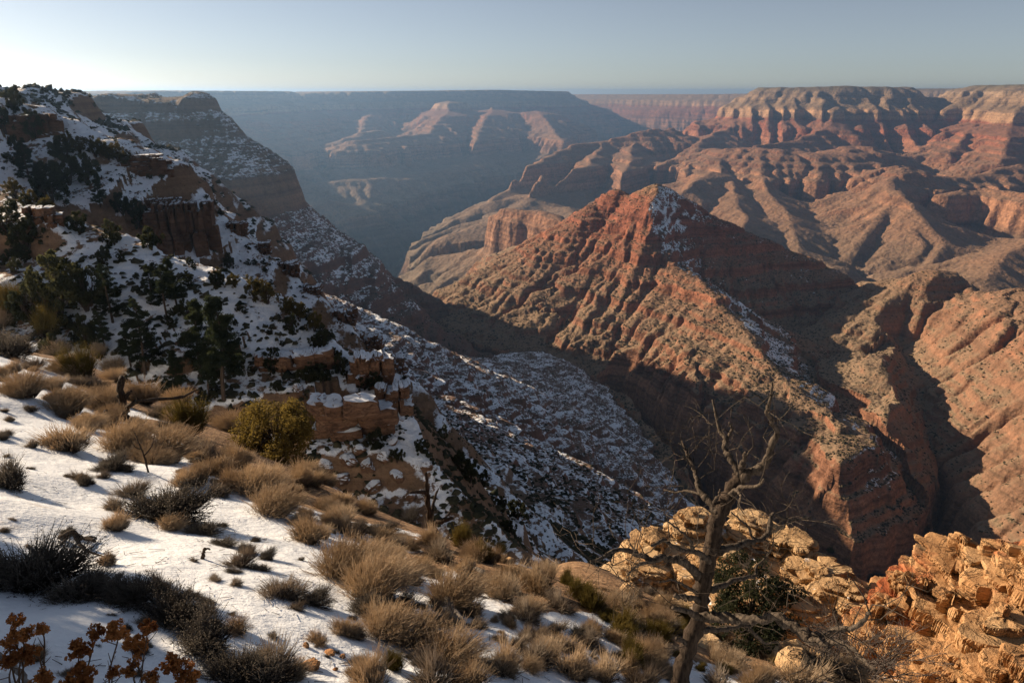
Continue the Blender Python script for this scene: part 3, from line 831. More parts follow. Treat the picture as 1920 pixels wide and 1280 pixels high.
def link(name, me, parent=None):
    o = bpy.data.objects.new(name, me); COL.objects.link(o)
    if parent is not None: o.parent = parent
    return o
def empty(name, loc, rz=0.0, sc=1.0):
    o = bpy.data.objects.new(name, None); o.empty_display_size = .2; COL.objects.link(o)
    o.location = loc; o.rotation_euler = (0, 0, rz); o.scale = (sc,) * 3 if np.isscalar(sc) else sc
    return o
def instance(proto, name, loc, rz, sc, tilt=(0, 0)):
    """a thing with its own copies of the parts in PROTO = [(part name, mesh), ...]"""
    if len(proto) == 1:
        o = link(name, proto[0][1]); o.location = loc; o.scale = (sc,) * 3 if np.isscalar(sc) else sc
        o.rotation_euler = (tilt[0], tilt[1], rz); return o
    o = empty(name, loc, rz, sc); o.rotation_euler = (tilt[0], tilt[1], rz)
    for pn, me in proto: link(pn, me, o)
    return o
def smooth_path(pts, n):
    """Catmull-Rom through pts"""
    p = np.asarray(pts, float); p = np.vstack([2 * p[0] - p[1], p, 2 * p[-1] - p[-2]])
    out = []
    m = len(p) - 3
    for t in np.linspace(0, m - 1e-6, n):
        i = int(t); f = t - i
        a, b, c, d = p[i:i + 4]
        out.append(.5 * (2 * b + (c - a) * f + (2 * a - 5 * b + 4 * c - d) * f * f + (3 * b - a - 3 * c + d) * f ** 3))
    return np.array(out)

# ------------------------------------------------------------------ plant and wood materials
def mat_leaf(name, lo, hi, scale=3.0, trans=.0, zgrad=None):
    k = NT(name, .75, .2)
    pos = k.obj(); info = k.n('ObjectInfo').outputs['Random']
    f = k.math('ADD', k.noise(pos, scale, 3, .6), k.math('MULTIPLY', k.math('SUBTRACT', info, .5), .25))
    col = k.ramp(f, [(.28, lo), (.72, hi)])
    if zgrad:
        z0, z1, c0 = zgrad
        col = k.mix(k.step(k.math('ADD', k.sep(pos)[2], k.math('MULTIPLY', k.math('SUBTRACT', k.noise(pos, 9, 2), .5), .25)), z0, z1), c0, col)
    return k.thin(col, .55)
def mat_bark(name, lo, hi, scale=8.0):
    k = NT(name, .9, .1)
    pos = k.obj()
    n = k.noise(k.scl(pos, (scale * 2.2, scale * 2.2, scale * .35)), 1.0, 5, .65)
    col = k.ramp(n, [(.32, lo), (.68, hi)])
    return k.out(col, k.bump(n, .9, .03))

M_PINE = mat_leaf('pine_needles', (.016, .024, .012), (.055, .066, .028), 1.2)
M_JUN_D = mat_leaf('dark_juniper_leaf', (.024, .030, .014), (.085, .082, .034), 1.5)
M_JUN_C = mat_leaf('olive_juniper_leaf', (.060, .052, .018), (.150, .115, .035), 1.5)
M_JUN_H = mat_leaf('golden_juniper_leaf', (.085, .060, .016), (.210, .150, .036), 2.2)
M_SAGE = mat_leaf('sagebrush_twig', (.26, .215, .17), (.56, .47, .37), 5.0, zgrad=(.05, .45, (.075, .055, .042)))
M_SAGE_D = mat_leaf('dark_shaded_sagebrush_twig', (.11, .096, .08), (.29, .25, .20), 5.0, zgrad=(.05, .45, (.05, .042, .036)))  # darker copy of the sagebrush; shade on the shadowed shrubs is in its colour
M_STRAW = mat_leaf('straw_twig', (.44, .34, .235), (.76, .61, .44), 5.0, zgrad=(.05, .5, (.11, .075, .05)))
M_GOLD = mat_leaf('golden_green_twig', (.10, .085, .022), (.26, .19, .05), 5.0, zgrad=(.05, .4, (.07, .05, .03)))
M_TWIG = mat_bark('bare_twig', (.06, .048, .042), (.19, .16, .14))
M_BARK = mat_bark('dark_bark', (.035, .025, .019), (.11, .08, .06))
M_DEAD = mat_bark('weathered_wood', (.016, .011, .008), (.088, .064, .047), 14.0)
M_LIMB = mat_bark('weathered_limb', (.020, .015, .011), (.15, .118, .09), 14.0)
M_GREY = mat_bark('silver_wood', (.12, .10, .085), (.38, .33, .28), 14.0)
M_SEED = mat_leaf('rusty_seed_head', (.26, .09, .028), (.58, .25, .075), 14.0)
M_STALK = mat_bark('dry_stalk', (.07, .04, .025), (.20, .12, .07))
def mat_snow():
    k = NT('snow_cap', .6, .2); pos = k.geo()
    return k.out(SNOW, k.bump(k.noise(pos, 5, 4), .4, .05))
M_SNOW = mat_snow()
def mat_rock(name, c0, c1, c2, sc=1.0, snow=None, red=None, flat=(.78, .92)):
    k = NT(name, .9, .12); pos = k.geo(); nz = k.sep(k.normal())[2]
    big = k.noise(pos, .55 * sc, 5, .65)
    bed = k.noise(k.scl(pos, (.25 * sc, .25 * sc, 5.0 * sc)), 1.0, 4, .65)
    col = k.ramp(k.math('ADD', k.math('MULTIPLY', big, .55), k.math('MULTIPLY', bed, .45)), [(.34, c0), (.5, c1), (.66, c2)])
    if red: col = k.mix(k.step(k.noise(pos, .22 * sc, 4, .6), .50, .60), col, red)
    crack = k.math('SUBTRACT', 1.0, k.step(k.math('ABSOLUTE', k.math('SUBTRACT', k.noise(k.scl(pos, (1, 1, 2.6)), .9 * sc, 5, .62, .6), .5)), .0, .022))
    col = k.mix(k.math('MULTIPLY', crack, .6), col, (.07, .045, .03))
    lich = k.step(k.noise(pos, 3.2 * sc, 4, .7), .62, .72)
    col = k.mix(k.math('MULTIPLY', lich, .55), col, (.15, .125, .10))
    if snow is not None:
        sf = k.math('MULTIPLY', k.step(nz, *flat), k.step(k.noise(pos, .9 * sc, 4, .6), .52 - snow, .58 - snow))
        col = k.mix(sf, col, SNOW)
    h = k.math('ADD', k.math('ADD', k.noise(pos, 2.4 * sc, 6, .7), k.math('MULTIPLY', bed, .9)), k.math('MULTIPLY', crack, -.5))
    return k.out(col, k.bump(h, .9, .16 / sc))
M_TAN = mat_rock('tan_limestone', (.30, .17, .08), (.53, .34, .175), (.66, .48, .28), 1.0, snow=-.12)
M_TANR = mat_rock('red_stained_limestone', (.27, .135, .06), (.48, .27, .125), (.62, .42, .225), 1.0, red=(.36, .11, .045))
M_CLIFF = mat_rock('brown_cliff', (.08, .04, .025), (.17, .088, .05), (.24, .14, .085), .35, snow=.10)
M_LEDGE = mat_rock('snowy_ledge_rock', (.09, .048, .03), (.19, .10, .058), (.27, .16, .095), .8, snow=.30)
M_SBLD = mat_rock('snowy_boulder_rock', (.10, .055, .035), (.22, .12, .07), (.32, .2, .12), .8, snow=.30, flat=(.40, .60))
M_STONE = mat_rock('orange_stone', (.30, .14, .055), (.46, .23, .10), (.55, .32, .16), 4.0)

# ------------------------------------------------------------------ plant prototypes
def shrub_proto(seed, mat, n=420, spread=1.0, upright=.5, fine=1.0, h=.85, leafy=0):
    """a round shrub about 1 m wide: woody stems forking into fine twigs"""
    r = np.random.RandomState(seed); mb = MB(); st = MB()
    az = r.rand(n) * 2 * pi; el = np.arcsin(np.clip(r.rand(n) ** (.75) * .98 + .02, 0, 1)); el = np.maximum(el, upright * r.rand(n))
    lump = 1 + .28 * np.sin(az * 2 + seed) + .18 * np.sin(az * 5 + seed * 2.1)
    d = np.stack([np.cos(az) * np.cos(el) * spread, np.sin(az) * np.cos(el) * spread, np.sin(el) * h * 1.25], 1)
    ln = .5 * (.72 + .42 * r.rand(n)) * lump
    p0 = d * .06 * r.rand(n)[:, None] * [2.4, 2.4, .3]
    mid = p0 + d * (ln * .55)[:, None] + r.randn(n, 3) * .035
    st.twigs(p0, mid, .009, .006)
    for k in range(4):
        tip = mid + (d * .62 + r.randn(n, 3) * .26 + np.array([0, 0, upright * .5])) * (ln * .62)[:, None]
        q = mid + (tip - mid) * .5 + r.randn(n, 3) * .014
        mb.twigs(mid, q, .0055 * fine, .0045 * fine); mb.twigs(q, tip, .0045 * fine, .0018 * fine)
        if leafy:
            for f in (.4, .7, 1.0):
                mb.leaves(q + (tip - q) * f + r.randn(n, 3) * .012, .05 * leafy, r, aspect=.45)
    return [('stems', st.build('stems', M_TWIG, data_only=True)), ('twigs', mb.build('twigs', mat, data_only=True))]
def grass_proto(seed, mat, n=950, lean=(.18, 0)):
    """an upright clump of straw-coloured stems with feathery tips"""
    r = np.random.RandomState(seed); mb = MB()
    a = r.rand(n) * 2 * pi; q = np.sqrt(r.rand(n)) * .34
    p0 = np.stack([np.cos(a) * q, np.sin(a) * q, np.zeros(n)], 1)
    h = (.55 + .4 * r.rand(n)) * (1.1 - q * .9)
    out = np.stack([np.cos(a) * (q * 1.0), np.sin(a) * (q * 1.0), np.zeros(n)], 1) + r.randn(n, 3) * [.13, .13, 0]
    mid = p0 + out * .45 + np.stack([lean[0] * h * .3, lean[1] * h * .3, h * .6], 1)
    tip = p0 + out * 1.0 + np.stack([lean[0] * h, lean[1] * h, h], 1)
    mb.twigs(p0, mid, .0055, .0045); mb.twigs(mid, tip, .0045, .002)
    for k in range(3):
        s = mid + (tip - mid) * r.rand(n, 1)
        mb.twigs(s, s + (tip - mid) * .4 + r.randn(n, 3) * .05, .0035, .0015)
    return [('stems', mb.build('stems', mat, data_only=True))]
def conifer_proto(seed, hgt, leafmat, n_l=46, leaf=.24, base=.22, width=.23, per=70, lean=.0):
    """pine: bent trunk, irregular limbs, clumps of needles"""
    r = np.random.RandomState(seed); tr = MB(); lf = MB()
    k = np.linspace(0, 1, 9)
    path = np.stack([lean * hgt * k ** 1.5 + .012 * hgt * np.cumsum(r.randn(9)) * k, .012 * hgt * np.cumsum(r.randn(9)) * k, k * hgt], 1)
    tr.tube(path, .020 * hgt * (1 - .85 * k) + .01, 7, .2, r)
    for i in range(n_l):
        f = base + (1 - base) * (i / n_l) ** .9 + .02 * r.randn(); f = min(max(f, base), .985)
        p = np.array([np.interp(f, k, path[:, c]) for c in range(3)])
        a = r.rand() * 2 * pi
        L = width * hgt * (1 - f) ** .62 * (.5 + .75 * r.rand()) + .12
        e = p + np.array([cos(a) * L, sin(a) * L, L * (.05 + .35 * r.rand()) * (1 if f > .5 else .4)])
        tr.tube([p, (p + e) / 2 + [0, 0, -.04 * L], e], [.006 * hgt * (1 - f) + .012, .012, .006], 4)
        for c in range(max(2, int(2 + 3.4 * L))):
            g = .35 + .7 * r.rand(); cc = p + (e - p) * g + r.randn(3) * .10 * L
            sz = .20 + .10 * r.rand() + .03 * L
            m = int(per * (.6 + .8 * r.rand()))
            d = r.randn(m, 3); d /= np.linalg.norm(d, axis=1, keepdims=True); d *= (r.rand(m, 1) ** .5) * sz * [1.3, 1.3, .75]
            lf.leaves(cc + d, leaf * (.6 + .8 * r.rand(m)), r, aspect=.28, up=.5)
    return [('trunk', tr.build('trunk', M_BARK, data_only=True)), ('crown', lf.build('crown', leafmat, data_only=True))]
def juniper_proto(seed, leafmat, n_c=60, leaf=.17, per=110, hgt=3.0, wid=1.7, gap=.25):
    """juniper: several stems under a rounded crown of dense tufts, about HGT m tall"""
    r = np.random.RandomState(seed); tr = MB(); lf = MB()
    cs = []
    while len(cs) < n_c:
        d = r.randn(3); d /= np.linalg.norm(d)
        rad = (.35 + .65 * r.rand() ** .5)
        lump = 1 + gap * sin(3.1 * d[0] + seed) * cos(2.3 * d[1] + seed * .7)
        c = np.array([d[0] * wid * rad * lump, d[1] * wid * rad * lump, hgt * .54 + d[2] * hgt * .45 * rad * lump])
        if c[2] < .25: continue
        cs.append(c)
    for j in range(5):
        a = r.rand() * 2 * pi; e = np.array([cos(a) * wid * .5, sin(a) * wid * .5, hgt * (.45 + .25 * r.rand())])
        tr.tube(smooth_path([[0, 0, -.2], e * [.25, .25, .35] + r.randn(3) * .08, e * [.7, .7, .7] + r.randn(3) * .1, e], 8), np.linspace(.11, .03, 8) * hgt / 3, 6, .3, r)
    for c in cs:
        tr.tube([[c[0] * .3, c[1] * .3, c[2] * .55], c * [.75, .75, .85], c], [.022, .015, .008], 4)
        m = int(per * (.6 + .8 * r.rand())); sz = .30 + .16 * r.rand()
        sz *= wid / 1.7 * (.78 if gap > .3 else 1)
        d = r.randn(m, 3); d /= np.linalg.norm(d, axis=1, keepdims=True); d *= sz * (.55 + .45 * r.rand(m, 1))
        lf.leaves(c + d, leaf * (.6 + .8 * r.rand(m)), r, aspect=.55, up=.4)
    return [('trunk', tr.build('trunk', M_BARK, data_only=True)), ('crown', lf.build('crown', leafmat, data_only=True))]
def bare_proto(seed, mat, n=26, h=1.6):
    """leafless bush of forking grey twigs"""
    r = np.random.RandomState(seed); mb = MB()
    def grow(p, d, L, w, lev):
        q = p + d * L * .5 + r.randn(3) * .05 * L; e = q + (d + r.randn(3) * .25) * L * .5
        mb.tube([p, q, e], [w, w * .8, w * .6], 4, cap=False)
        if lev:
            for k in range(3):
                g = p + (e - p) * (.45 + .55 * r.rand())
                dd = d + r.randn(3) * .62; dd[2] += .12; grow(g, dd / np.linalg.norm(dd), L * (.5 + .25 * r.rand()), w * .6, lev - 1)
    for k in range(n):
        a = r.rand() * 2 * pi; t = .25 + .8 * r.rand()
        d = np.array([cos(a) * sin(t), sin(a) * sin(t), cos(t)]); grow(np.array([cos(a) * .12, sin(a) * .12, -.05]), d, h * .42 * (.7 + .5 * r.rand()), .014, 3)
    return [('twigs', mb.build('twigs', mat, data_only=True))]

# ------------------------------------------------------------------ rock builders
def rock_lobe(mb, c, a, b, h, seed, nT=240, layer=.45, ledge=.16, lean=(0, 0), block=.8, top=.55, sink=2.5, dip=0.0, flat_top=False):
    """a lobe of bedded rock: stacked ledges broken into blocks, closed at the top"""
    r = np.random.RandomState(seed)
    zs = [-sink]
    while zs[-1] < h: zs.append(zs[-1] + layer * (.35 + 1.3 * r.rand() ** 1.4))
    zs[-1] = h
    th = np.arange(nT) * 2 * pi / nT
    w_ = 1.7 if flat_top else 1.0
    base = 1 + w_ * .20 * np.sin(2 * th + r.rand() * 6) + .13 * np.sin(3 * th + r.rand() * 6) + .09 * np.sin(5 * th + r.rand() * 6) + .05 * np.sin(9 * th + r.rand() * 6)
    rings = []
    per = 2 * pi * (a + b) / 2
    buttress = None
    for i in range(len(zs) - 1):
        z0, z1 = zs[i], zs[i + 1]
        f = np.clip((z0 + z1) / 2 / h, 0, 1)
        prof = (1 - (1 - top) * f ** 1.5) * (1 if flat_top else max(.02, 1 - f ** 3.2) ** .55)
        off = r.randn() * ledge
        if buttress is None or r.rand() < .30:
            nb = max(5, int(per / (block * (1.2 + 2.2 * r.rand())))); cuts = np.sort(r.rand(nb)) * 2 * pi
            big = r.randn(nb) * ledge * 1.3
        idb = np.searchsorted(cuts, th) % nb
        n2 = max(6, int(per / (block * (.6 + .9 * r.rand())))); cut2 = np.sort(r.rand(n2)) * 2 * pi; sm = r.randn(n2) * ledge * .55
        id2 = np.searchsorted(cut2, th) % n2
        rad = base * prof + (off + big[idb] + sm[id2]) / max(a, b)
        joint = np.minimum(np.abs(th[:, None] - cut2[None, :]).min(1), .5) * a
        rad -= .10 * ledge / max(a, b) * 3 * np.exp(-(joint / .06) ** 2)
        jig = r.randn(nT) * .018 / max(a, b)
        gaps = [(z0 + .02 * layer, rad - .22 * ledge / max(a, b)), (z0 + .14 * (z1 - z0), rad + jig), (z0 + .55 * (z1 - z0), rad + r.randn(nT) * .02 / max(a, b) + .02 / a), (z0 + .88 * (z1 - z0), rad + jig), (z1 - .01 * layer, rad - .14 * ledge / max(a, b) - .02 / a)]
        for z, q in gaps:
            q = np.maximum(q, .05)
            ring = np.stack([c[0] + lean[0] * f * h + np.cos(th) * a * q, c[1] + lean[1] * f * h + np.sin(th) * b * q, np.full(nT, c[2] + z) + dip * np.cos(th) * a * q + .05 * layer * np.sin(7 * th + i)], 1)
            rings.append(ring)
    last = rings[-1]; ctr = last.mean(0)
    for s in (.82, .6, .35, .12):
        g = ctr + (last - ctr) * s; g[:, 2] += .10 * layer * (1 - s) + r.randn(nT) * .03 * layer * s; rings.append(g)
    v = np.concatenate(rings); n = len(rings)
    i, j = np.meshgrid(np.arange(n - 1), np.arange(nT), indexing='ij'); j2 = (j + 1) % nT
    f = np.stack([i * nT + j, i * nT + j2, (i + 1) * nT + j2, (i + 1) * nT + j], -1).reshape(-1, 4)
    mb._mixed(v, f.tolist() + [tuple((n - 1) * nT + q for q in range(nT))])
def boulder(mb, c, s, seed, flat=.7, nu=22, nv=14):
    r = np.random.RandomState(seed); ph = r.rand(6) * 6
    u = np.arange(nu) * 2 * pi / nu; w = np.linspace(.04, pi - .04, nv)
    U, Wv = np.meshgrid(u, w)
    d = np.stack([np.cos(U) * np.sin(Wv), np.sin(U) * np.sin(Wv), np.cos(Wv)], -1)
    q = np.ones_like(U)
    for k in range(9):                              # planar facets
        nrm = r.randn(3); nrm /= np.linalg.norm(nrm); lim = .55 + .35 * r.rand()
        dt = d @ nrm; q = np.minimum(q, np.where(dt > .05, lim / np.maximum(dt, .05), 9))
    q *= 1 + .04 * r.randn(*U.shape)
    v = (d * q[..., None] * np.array([1, .8 + .4 * r.rand(), flat]) * s).reshape(-1, 3) + c
    i, j = np.meshgrid(np.arange(nv - 1), np.arange(nu), indexing='ij'); j2 = (j + 1) % nu
    f = np.stack([i * nu + j, (i + 1) * nu + j, (i + 1) * nu + j2, i * nu + j2], -1).reshape(-1, 4).tolist()
    mb._mixed(v, f + [tuple(range(nu)), tuple((nv - 1) * nu + q for q in range(nu - 1, -1, -1))])

def block(mb, c, sx, sy, sz, r, nu=20, nv=11, rz=0.0, rag=.09):
    """one jointed block of rock: roughly box-shaped, chamfered, broken at a corner or two"""
    u = np.arange(nu) * 2 * pi / nu + pi / nu; w = np.linspace(.12, pi - .12, nv)
    U, Wv = np.meshgrid(u, w)
    d = np.stack([np.cos(U) * np.sin(Wv), np.sin(U) * np.sin(Wv), np.cos(Wv)], -1)
    q = np.full(U.shape, 9.0)
    planes = [(np.array(n_, float) + r.randn(3) * rag, .5 * (.9 + .2 * r.rand())) for n_ in ((1, 0, 0), (-1, 0, 0), (0, 1, 0), (0, -1, 0), (0, 0, 1), (0, 0, -1))]
    for k in range(3):
        n_ = r.randn(3); n_ /= np.linalg.norm(n_); planes.append((n_, .56 + .16 * r.rand()))
    for n_, lim in planes:
        dt = d @ n_; q = np.minimum(q, np.where(dt > .04, lim / np.maximum(dt, .04), 9))
    q *= 1 + .025 * r.randn(*U.shape)
    v = (d * q[..., None] * np.array([sx, sy, sz])).reshape(-1, 3)
    v = np.stack([v[:, 0] * cos(rz) - v[:, 1] * sin(rz), v[:, 0] * sin(rz) + v[:, 1] * cos(rz), v[:, 2]], 1) + c
    i, j = np.meshgrid(np.arange(nv - 1), np.arange(nu), indexing='ij'); j2 = (j + 1) % nu
    f = np.stack([i * nu + j, (i + 1) * nu + j, (i + 1) * nu + j2, i * nu + j2], -1).reshape(-1, 4).tolist()
    mb._mixed(v, f + [tuple(range(nu)), tuple((nv - 1) * nu + k for k in range(nu - 1, -1, -1))])
def crag(mb, a, b, h, seed, course=.35, wide=(.5, 1.5), over=.0, sink=.4):
    """courses of jointed blocks, ragged along the front and at both ends; OVER pushes the upper courses out"""
    r = np.random.RandomState(seed); z = -sink * h
    while z < h * .96:
        ch = h * course * (.55 + .9 * r.rand()); ch = min(ch, h * 1.02 - z + .02)
        f = max(0, (z + ch / 2) / h); x = -a * (1.15 - .35 * f * r.rand()); xe = a * (1.1 - .35 * f * r.rand())
        push = -over * f * b + r.randn() * .05 * b
        while x < xe:
            w = ch * (wide[0] + (wide[1] - wide[0]) * r.rand()); arc = (x / a) ** 2 * b * .35
            dp = b * (.9 + .3 * r.rand())
            hh = ch * (1.04 + .16 * r.rand())
            if not (f > .75 and r.rand() < .18):
                block(mb, np.array([x + w / 2, dp * .5 - b * .5 + push + arc + r.randn() * .07 * b, z + hh / 2]), w * 1.06, dp, hh, r, rz=r.randn() * .10)
            x += w
        z += ch

def ledges(mb, base, az, a, h, run, seed, course=.3, wide=(1.6, 5.0), sink=1.0, taper=.6):
    """a hill of ledges: courses of flat slabs stepping back from the front, seen from the side at bearing AZ"""
    r = np.random.RandomState(seed); z = -sink
    tx, ty = np.array([cos(az), -sin(az), 0]), np.array([sin(az), cos(az), 0])
    ph = r.rand(6) * 6
    while z < h:
        ch = course * (.35 + 1.1 * r.rand() ** 1.3); f = np.clip((z + ch) / h, 0, 1)
        aa = a * (1 - taper * f ** 1.7) * (1 + .10 * r.randn()); x = -aa * (1 + .1 * r.randn())
        while x < aa:
            w = min(ch * (wide[0] + (wide[1] - wide[0]) * r.rand() ** 1.5), 1.15) + .10
            wav = .35 * sin(x * 1.1 + ph[0] + z * .4) + .22 * sin(x * 2.6 + ph[1]) + .10 * sin(x * 5.7 + ph[2] + z * 2)
            fr = run * f ** 1.15 + (abs(x) / a) ** 2 * .8 + wav + r.randn() * .16
            dp = run * .12 + .5 + .4 * r.rand()
            if r.rand() > .05:
                c = base + tx * (x + w / 2) + ty * (fr + dp / 2) + np.array([0, 0, z + ch * .5 + .03 * r.randn()])
                block(mb, c, w * 1.10, dp, ch * (1.08 + .5 * r.rand() ** 2), r, 14, 8, rz=-az + r.randn() * .22, rag=.2)
            x += w
        z += ch * .93

def roughen(mb, amp=.12, size=1.2, seed=0):
    """weather a rock mesh with lumps and hollows"""
    for q, v in enumerate(mb.v):
        a, b = v[:, 0] + v[:, 2] * .73, v[:, 1] - v[:, 2] * .61
        n1 = gn(a / size, b / size, seed) + .5 * gn(a / size * 2.7, b / size * 2.7, seed + 1)
        n2 = gn((v[:, 2] + v[:, 0] * .4) / size, (v[:, 0] - v[:, 1] * .5) / size, seed + 2); n3 = gn(a / size * 1.3 + 9, v[:, 2] / size, seed + 3)
        mb.v[q] = v + amp * np.stack([n1, n2, n3], 1) + .16 * amp * np.stack([gn(a / size * 6, b / size * 6, seed + 4), gn(b / size * 6, v[:, 2] / size * 6, seed + 5), 0 * a], 1)
# ------------------------------------------------------------------ rock outcrops on the right
def place(u, v, r): return P(u, v, r)
def outcrop(name, label, mat, lobes, group=None, cat='rock outcrop'):
    mb = MB()
    for (u, v, r, a, b, h, seed, kw) in lobes:
        p = P(u, v, r); z = float(ground_z(p[0], p[1]))
        top = p[2]; kw = dict(kw)
        rock_lobe(mb, (p[0], p[1], top - h), a, b, h, seed, **kw)
    roughen(mb, .16, 1.5, len(label))
    v = np.concatenate(mb.v); base = v[:, :2].mean(0)
    org = np.array([base[0], base[1], float(ground_z(base[0], base[1]))])
    mb.v = [q - org for q in mb.v]
    o = mb.build(name, mat); o.location = org
    return tag(o, label, cat, group)
outcrop('rock_outcrop', 'broad tan layered outcrop behind the bare tree, sunlit above the dark gorge', M_TAN, [
    (1300, 958, 26.5, 2.6, 2.6, 4.6, 1, dict(layer=.26, ledge=.12, top=.45, sink=4, block=1.5)),
    (1235, 1000, 25.0, 2.4, 2.2, 3.8, 2, dict(layer=.24, ledge=.11, top=.42, sink=4, block=1.5)),
    (1420, 968, 27.5, 2.9, 2.6, 4.2, 3, dict(layer=.22, ledge=.14, top=.6, sink=4, block=1.6)),
    (1490, 1005, 27.0, 2.0, 2.2, 3.6, 4, dict(layer=.18, ledge=.14, top=.68, sink=4, block=1.6)),
    (1370, 1040, 24.2, 3.0, 2.0, 3.2, 5, dict(layer=.22, ledge=.14, top=.5, sink=3, block=1.6)),
    (1185, 1070, 23.2, 1.9, 1.8, 2.4, 6, dict(layer=.22, ledge=.11, top=.4, sink=3, block=1.5)),
    (1540, 1058, 25.4, 1.9, 1.7, 2.2, 7, dict(layer=.2, ledge=.13, top=.6, sink=3, block=1.4)),
    (1450, 1092, 22.6, 2.8, 1.7, 2.0, 8, dict(layer=.18, ledge=.12, top=.45, sink=3, block=1.4)),
    (1590, 1100, 23.8, 2.0, 1.6, 1.5, 9, dict(layer=.17, ledge=.11, top=.5, sink=3, block=1.4))])
outcrop('rock_outcrop', 'large red-stained rugged outcrop filling the lower right corner above the gorge', M_TANR, [
    (1800, 1006, 25.0, 1.7, 2.0, 5.2, 21, dict(layer=.34, ledge=.14, block=1.9, top=.5, sink=5)),
    (1880, 1030, 24.0, 1.9, 2.0, 5.2, 22, dict(layer=.34, ledge=.14, block=1.9, top=.55, sink=5)),
    (1960, 1020, 23.0, 2.4, 2.2, 5.6, 23, dict(layer=.34, ledge=.14, block=1.9, top=.55, sink=5)),
    (1790, 1110, 22.5, 1.5, 1.3, 3.6, 24, dict(layer=.34, ledge=.14, block=1.9, top=.45, sink=4)),
    (1890, 1140, 20.8, 1.6, 1.3, 3.4, 25, dict(layer=.34, ledge=.14, block=1.9, top=.5, sink=4)),
    (1815, 1190, 20.0, 1.3, 1.0, 2.4, 26, dict(layer=.34, ledge=.14, block=1.9, top=.4, sink=3)),
    (1930, 1225, 18.6, 1.2, 1.0, 1.8, 27, dict(layer=.34, ledge=.14, block=1.9, top=.5, sink=3))])
outcrop('rock_pillar', 'stubby yellow-brown rock pillar beside the red-stained outcrop', M_TANR, [
    (1690, 1072, 23.2, .75, .8, 3.0, 31, dict(layer=.34, ledge=.14, block=1.9, top=.75, sink=3)),
    (1735, 1085, 23.8, .7, .8, 2.6, 32, dict(layer=.34, ledge=.14, block=1.9, top=.7, sink=3)),
    (1660, 1120, 22.6, .6, .6, 1.8, 33, dict(layer=.34, ledge=.14, block=1.9, top=.6, sink=3))], cat='rock pillar')

def stones(items, mat=M_TAN, group=None):
    for k, (u, v, w, label, m_, fl) in enumerate(items):
        p = on_ground(u, v); s = px2m(w, p) * .5
        mb = MB(); boulder(mb, np.zeros(3), s, 300 + k + int(u), fl)
        o = mb.build('boulder', m_ or mat); o.location = p + [0, 0, s * fl * .35]
        tag(o, label, 'boulder', group)
stones([(583, 1250, 34, 'rounded orange boulder on the snow at the bottom beside a twiggy shrub', M_STONE, .75),
        (575, 1212, 14, 'small upright dark stone in the snow above the orange boulder', M_STONE, 1.1),
        (617, 1226, 24, 'flat tan stone half sunk in the snow right of the orange boulder', M_STONE, .4),
        (642, 1232, 16, 'little tan stone next to the flat one in the snow', M_STONE, .5),
        (560, 1256, 9, 'pebble-sized stone left of the orange boulder', M_STONE, .6),
        (629, 1256, 11, 'small orange stone right of the orange boulder', M_STONE, .6),
        (1500, 1262, 90, 'pale flat-topped boulder at the bottom between dead branches and dry shrubs', M_TAN, .6),
        (1330, 1215, 60, 'tan boulder on snowy ground behind the bare tree trunk', M_TAN, .6),
        (1440, 1225, 50, 'tan boulder lying under the long low branch', M_TAN, .55),
        (1380, 1250, 36, 'small tan rock beside the bare tree at the bottom', M_TAN, .6),
        (1560, 1195, 46, 'tan rock on the gravel below the layered outcrop', M_TAN, .6),
        (1640, 1215, 60, 'rusty boulder at the foot of the rock pillar', M_TANR, .7),
        (1700, 1235, 70, 'angular tan block in front of the rock pillar', M_TANR, .7),
        (1770, 1268, 80, 'angular block at the foot of the red-stained outcrop', M_TANR, .7),
        (1480, 1150, 34, 'small tan block on gravel below the outcrop ledges', M_TAN, .6),
        (1610, 1150, 30, 'small block beside the green bush on the gravel shelf', M_TAN, .6),
        (1180, 1110, 36, 'tan block at the left foot of the layered outcrop', M_TAN, .7),
        (1240, 1130, 30, 'tan block at the foot of the outcrop beside the golden shrubs', M_TAN, .6),
        (955, 1055, 22, 'grey stone in the snow by the golden shrub on the brink', M_TAN, .6),
        (690, 1265, 40, 'tan stone among dry shrubs at the bottom edge', M_TAN, .5)])

# loose rubble on the gravel around the outcrops
def rubble():
    r = np.random.RandomState(3); mb = MB(); n = 0
    while n < 900:
        x, y = 2 + 22 * r.rand(), 7 + 25 * r.rand()
        if edge_out(np.array([x]), np.array([y]))[0] > 1.0 or x < 4.5 - .05 * y or gn(x / 2.2, y / 2.2, 12) < -.1: continue
        s = .035 + .16 * r.rand() ** 4
        boulder(mb, np.array([x, y, float(ground_z(x, y)) + s * .2]), s, r.randint(1 << 30), .6, 7, 5); n += 1
    o = mb.build('rubble', M_TAN); tag(o, 'loose tan rubble strewn over the gravel around the outcrops', 'rubble', kind='stuff')
rubble()
def litter():
    r = np.random.RandomState(14); mb = MB(); n = 2600
    a, q = np.radians(-44 + 80 * r.rand(n)), 3.2 + 16 * r.rand(n) ** 1.3
    x, y = q * np.sin(a), q * np.cos(a); m = (edge_out(x, y) < 0) & (gn(x / 1.4, y / 1.4, 17) > -.15); x, y = x[m], y[m]; n = len(x)
    z = ground_z(x, y) + .008; th = r.rand(n) * 6.28; L = .03 + .13 * r.rand(n) ** 2
    p0 = np.stack([x, y, z], 1); x1, y1 = x + L * np.cos(th), y + L * np.sin(th)
    mb.twigs(p0, np.stack([x1, y1, ground_z(x1, y1) + .012 + .02 * r.rand(n)], 1), .0035, .002)
    o = mb.build('twig_litter', M_TWIG); tag(o, 'fallen twigs and stems littering the snow between the shrubs', 'litter', kind='stuff')
litter()

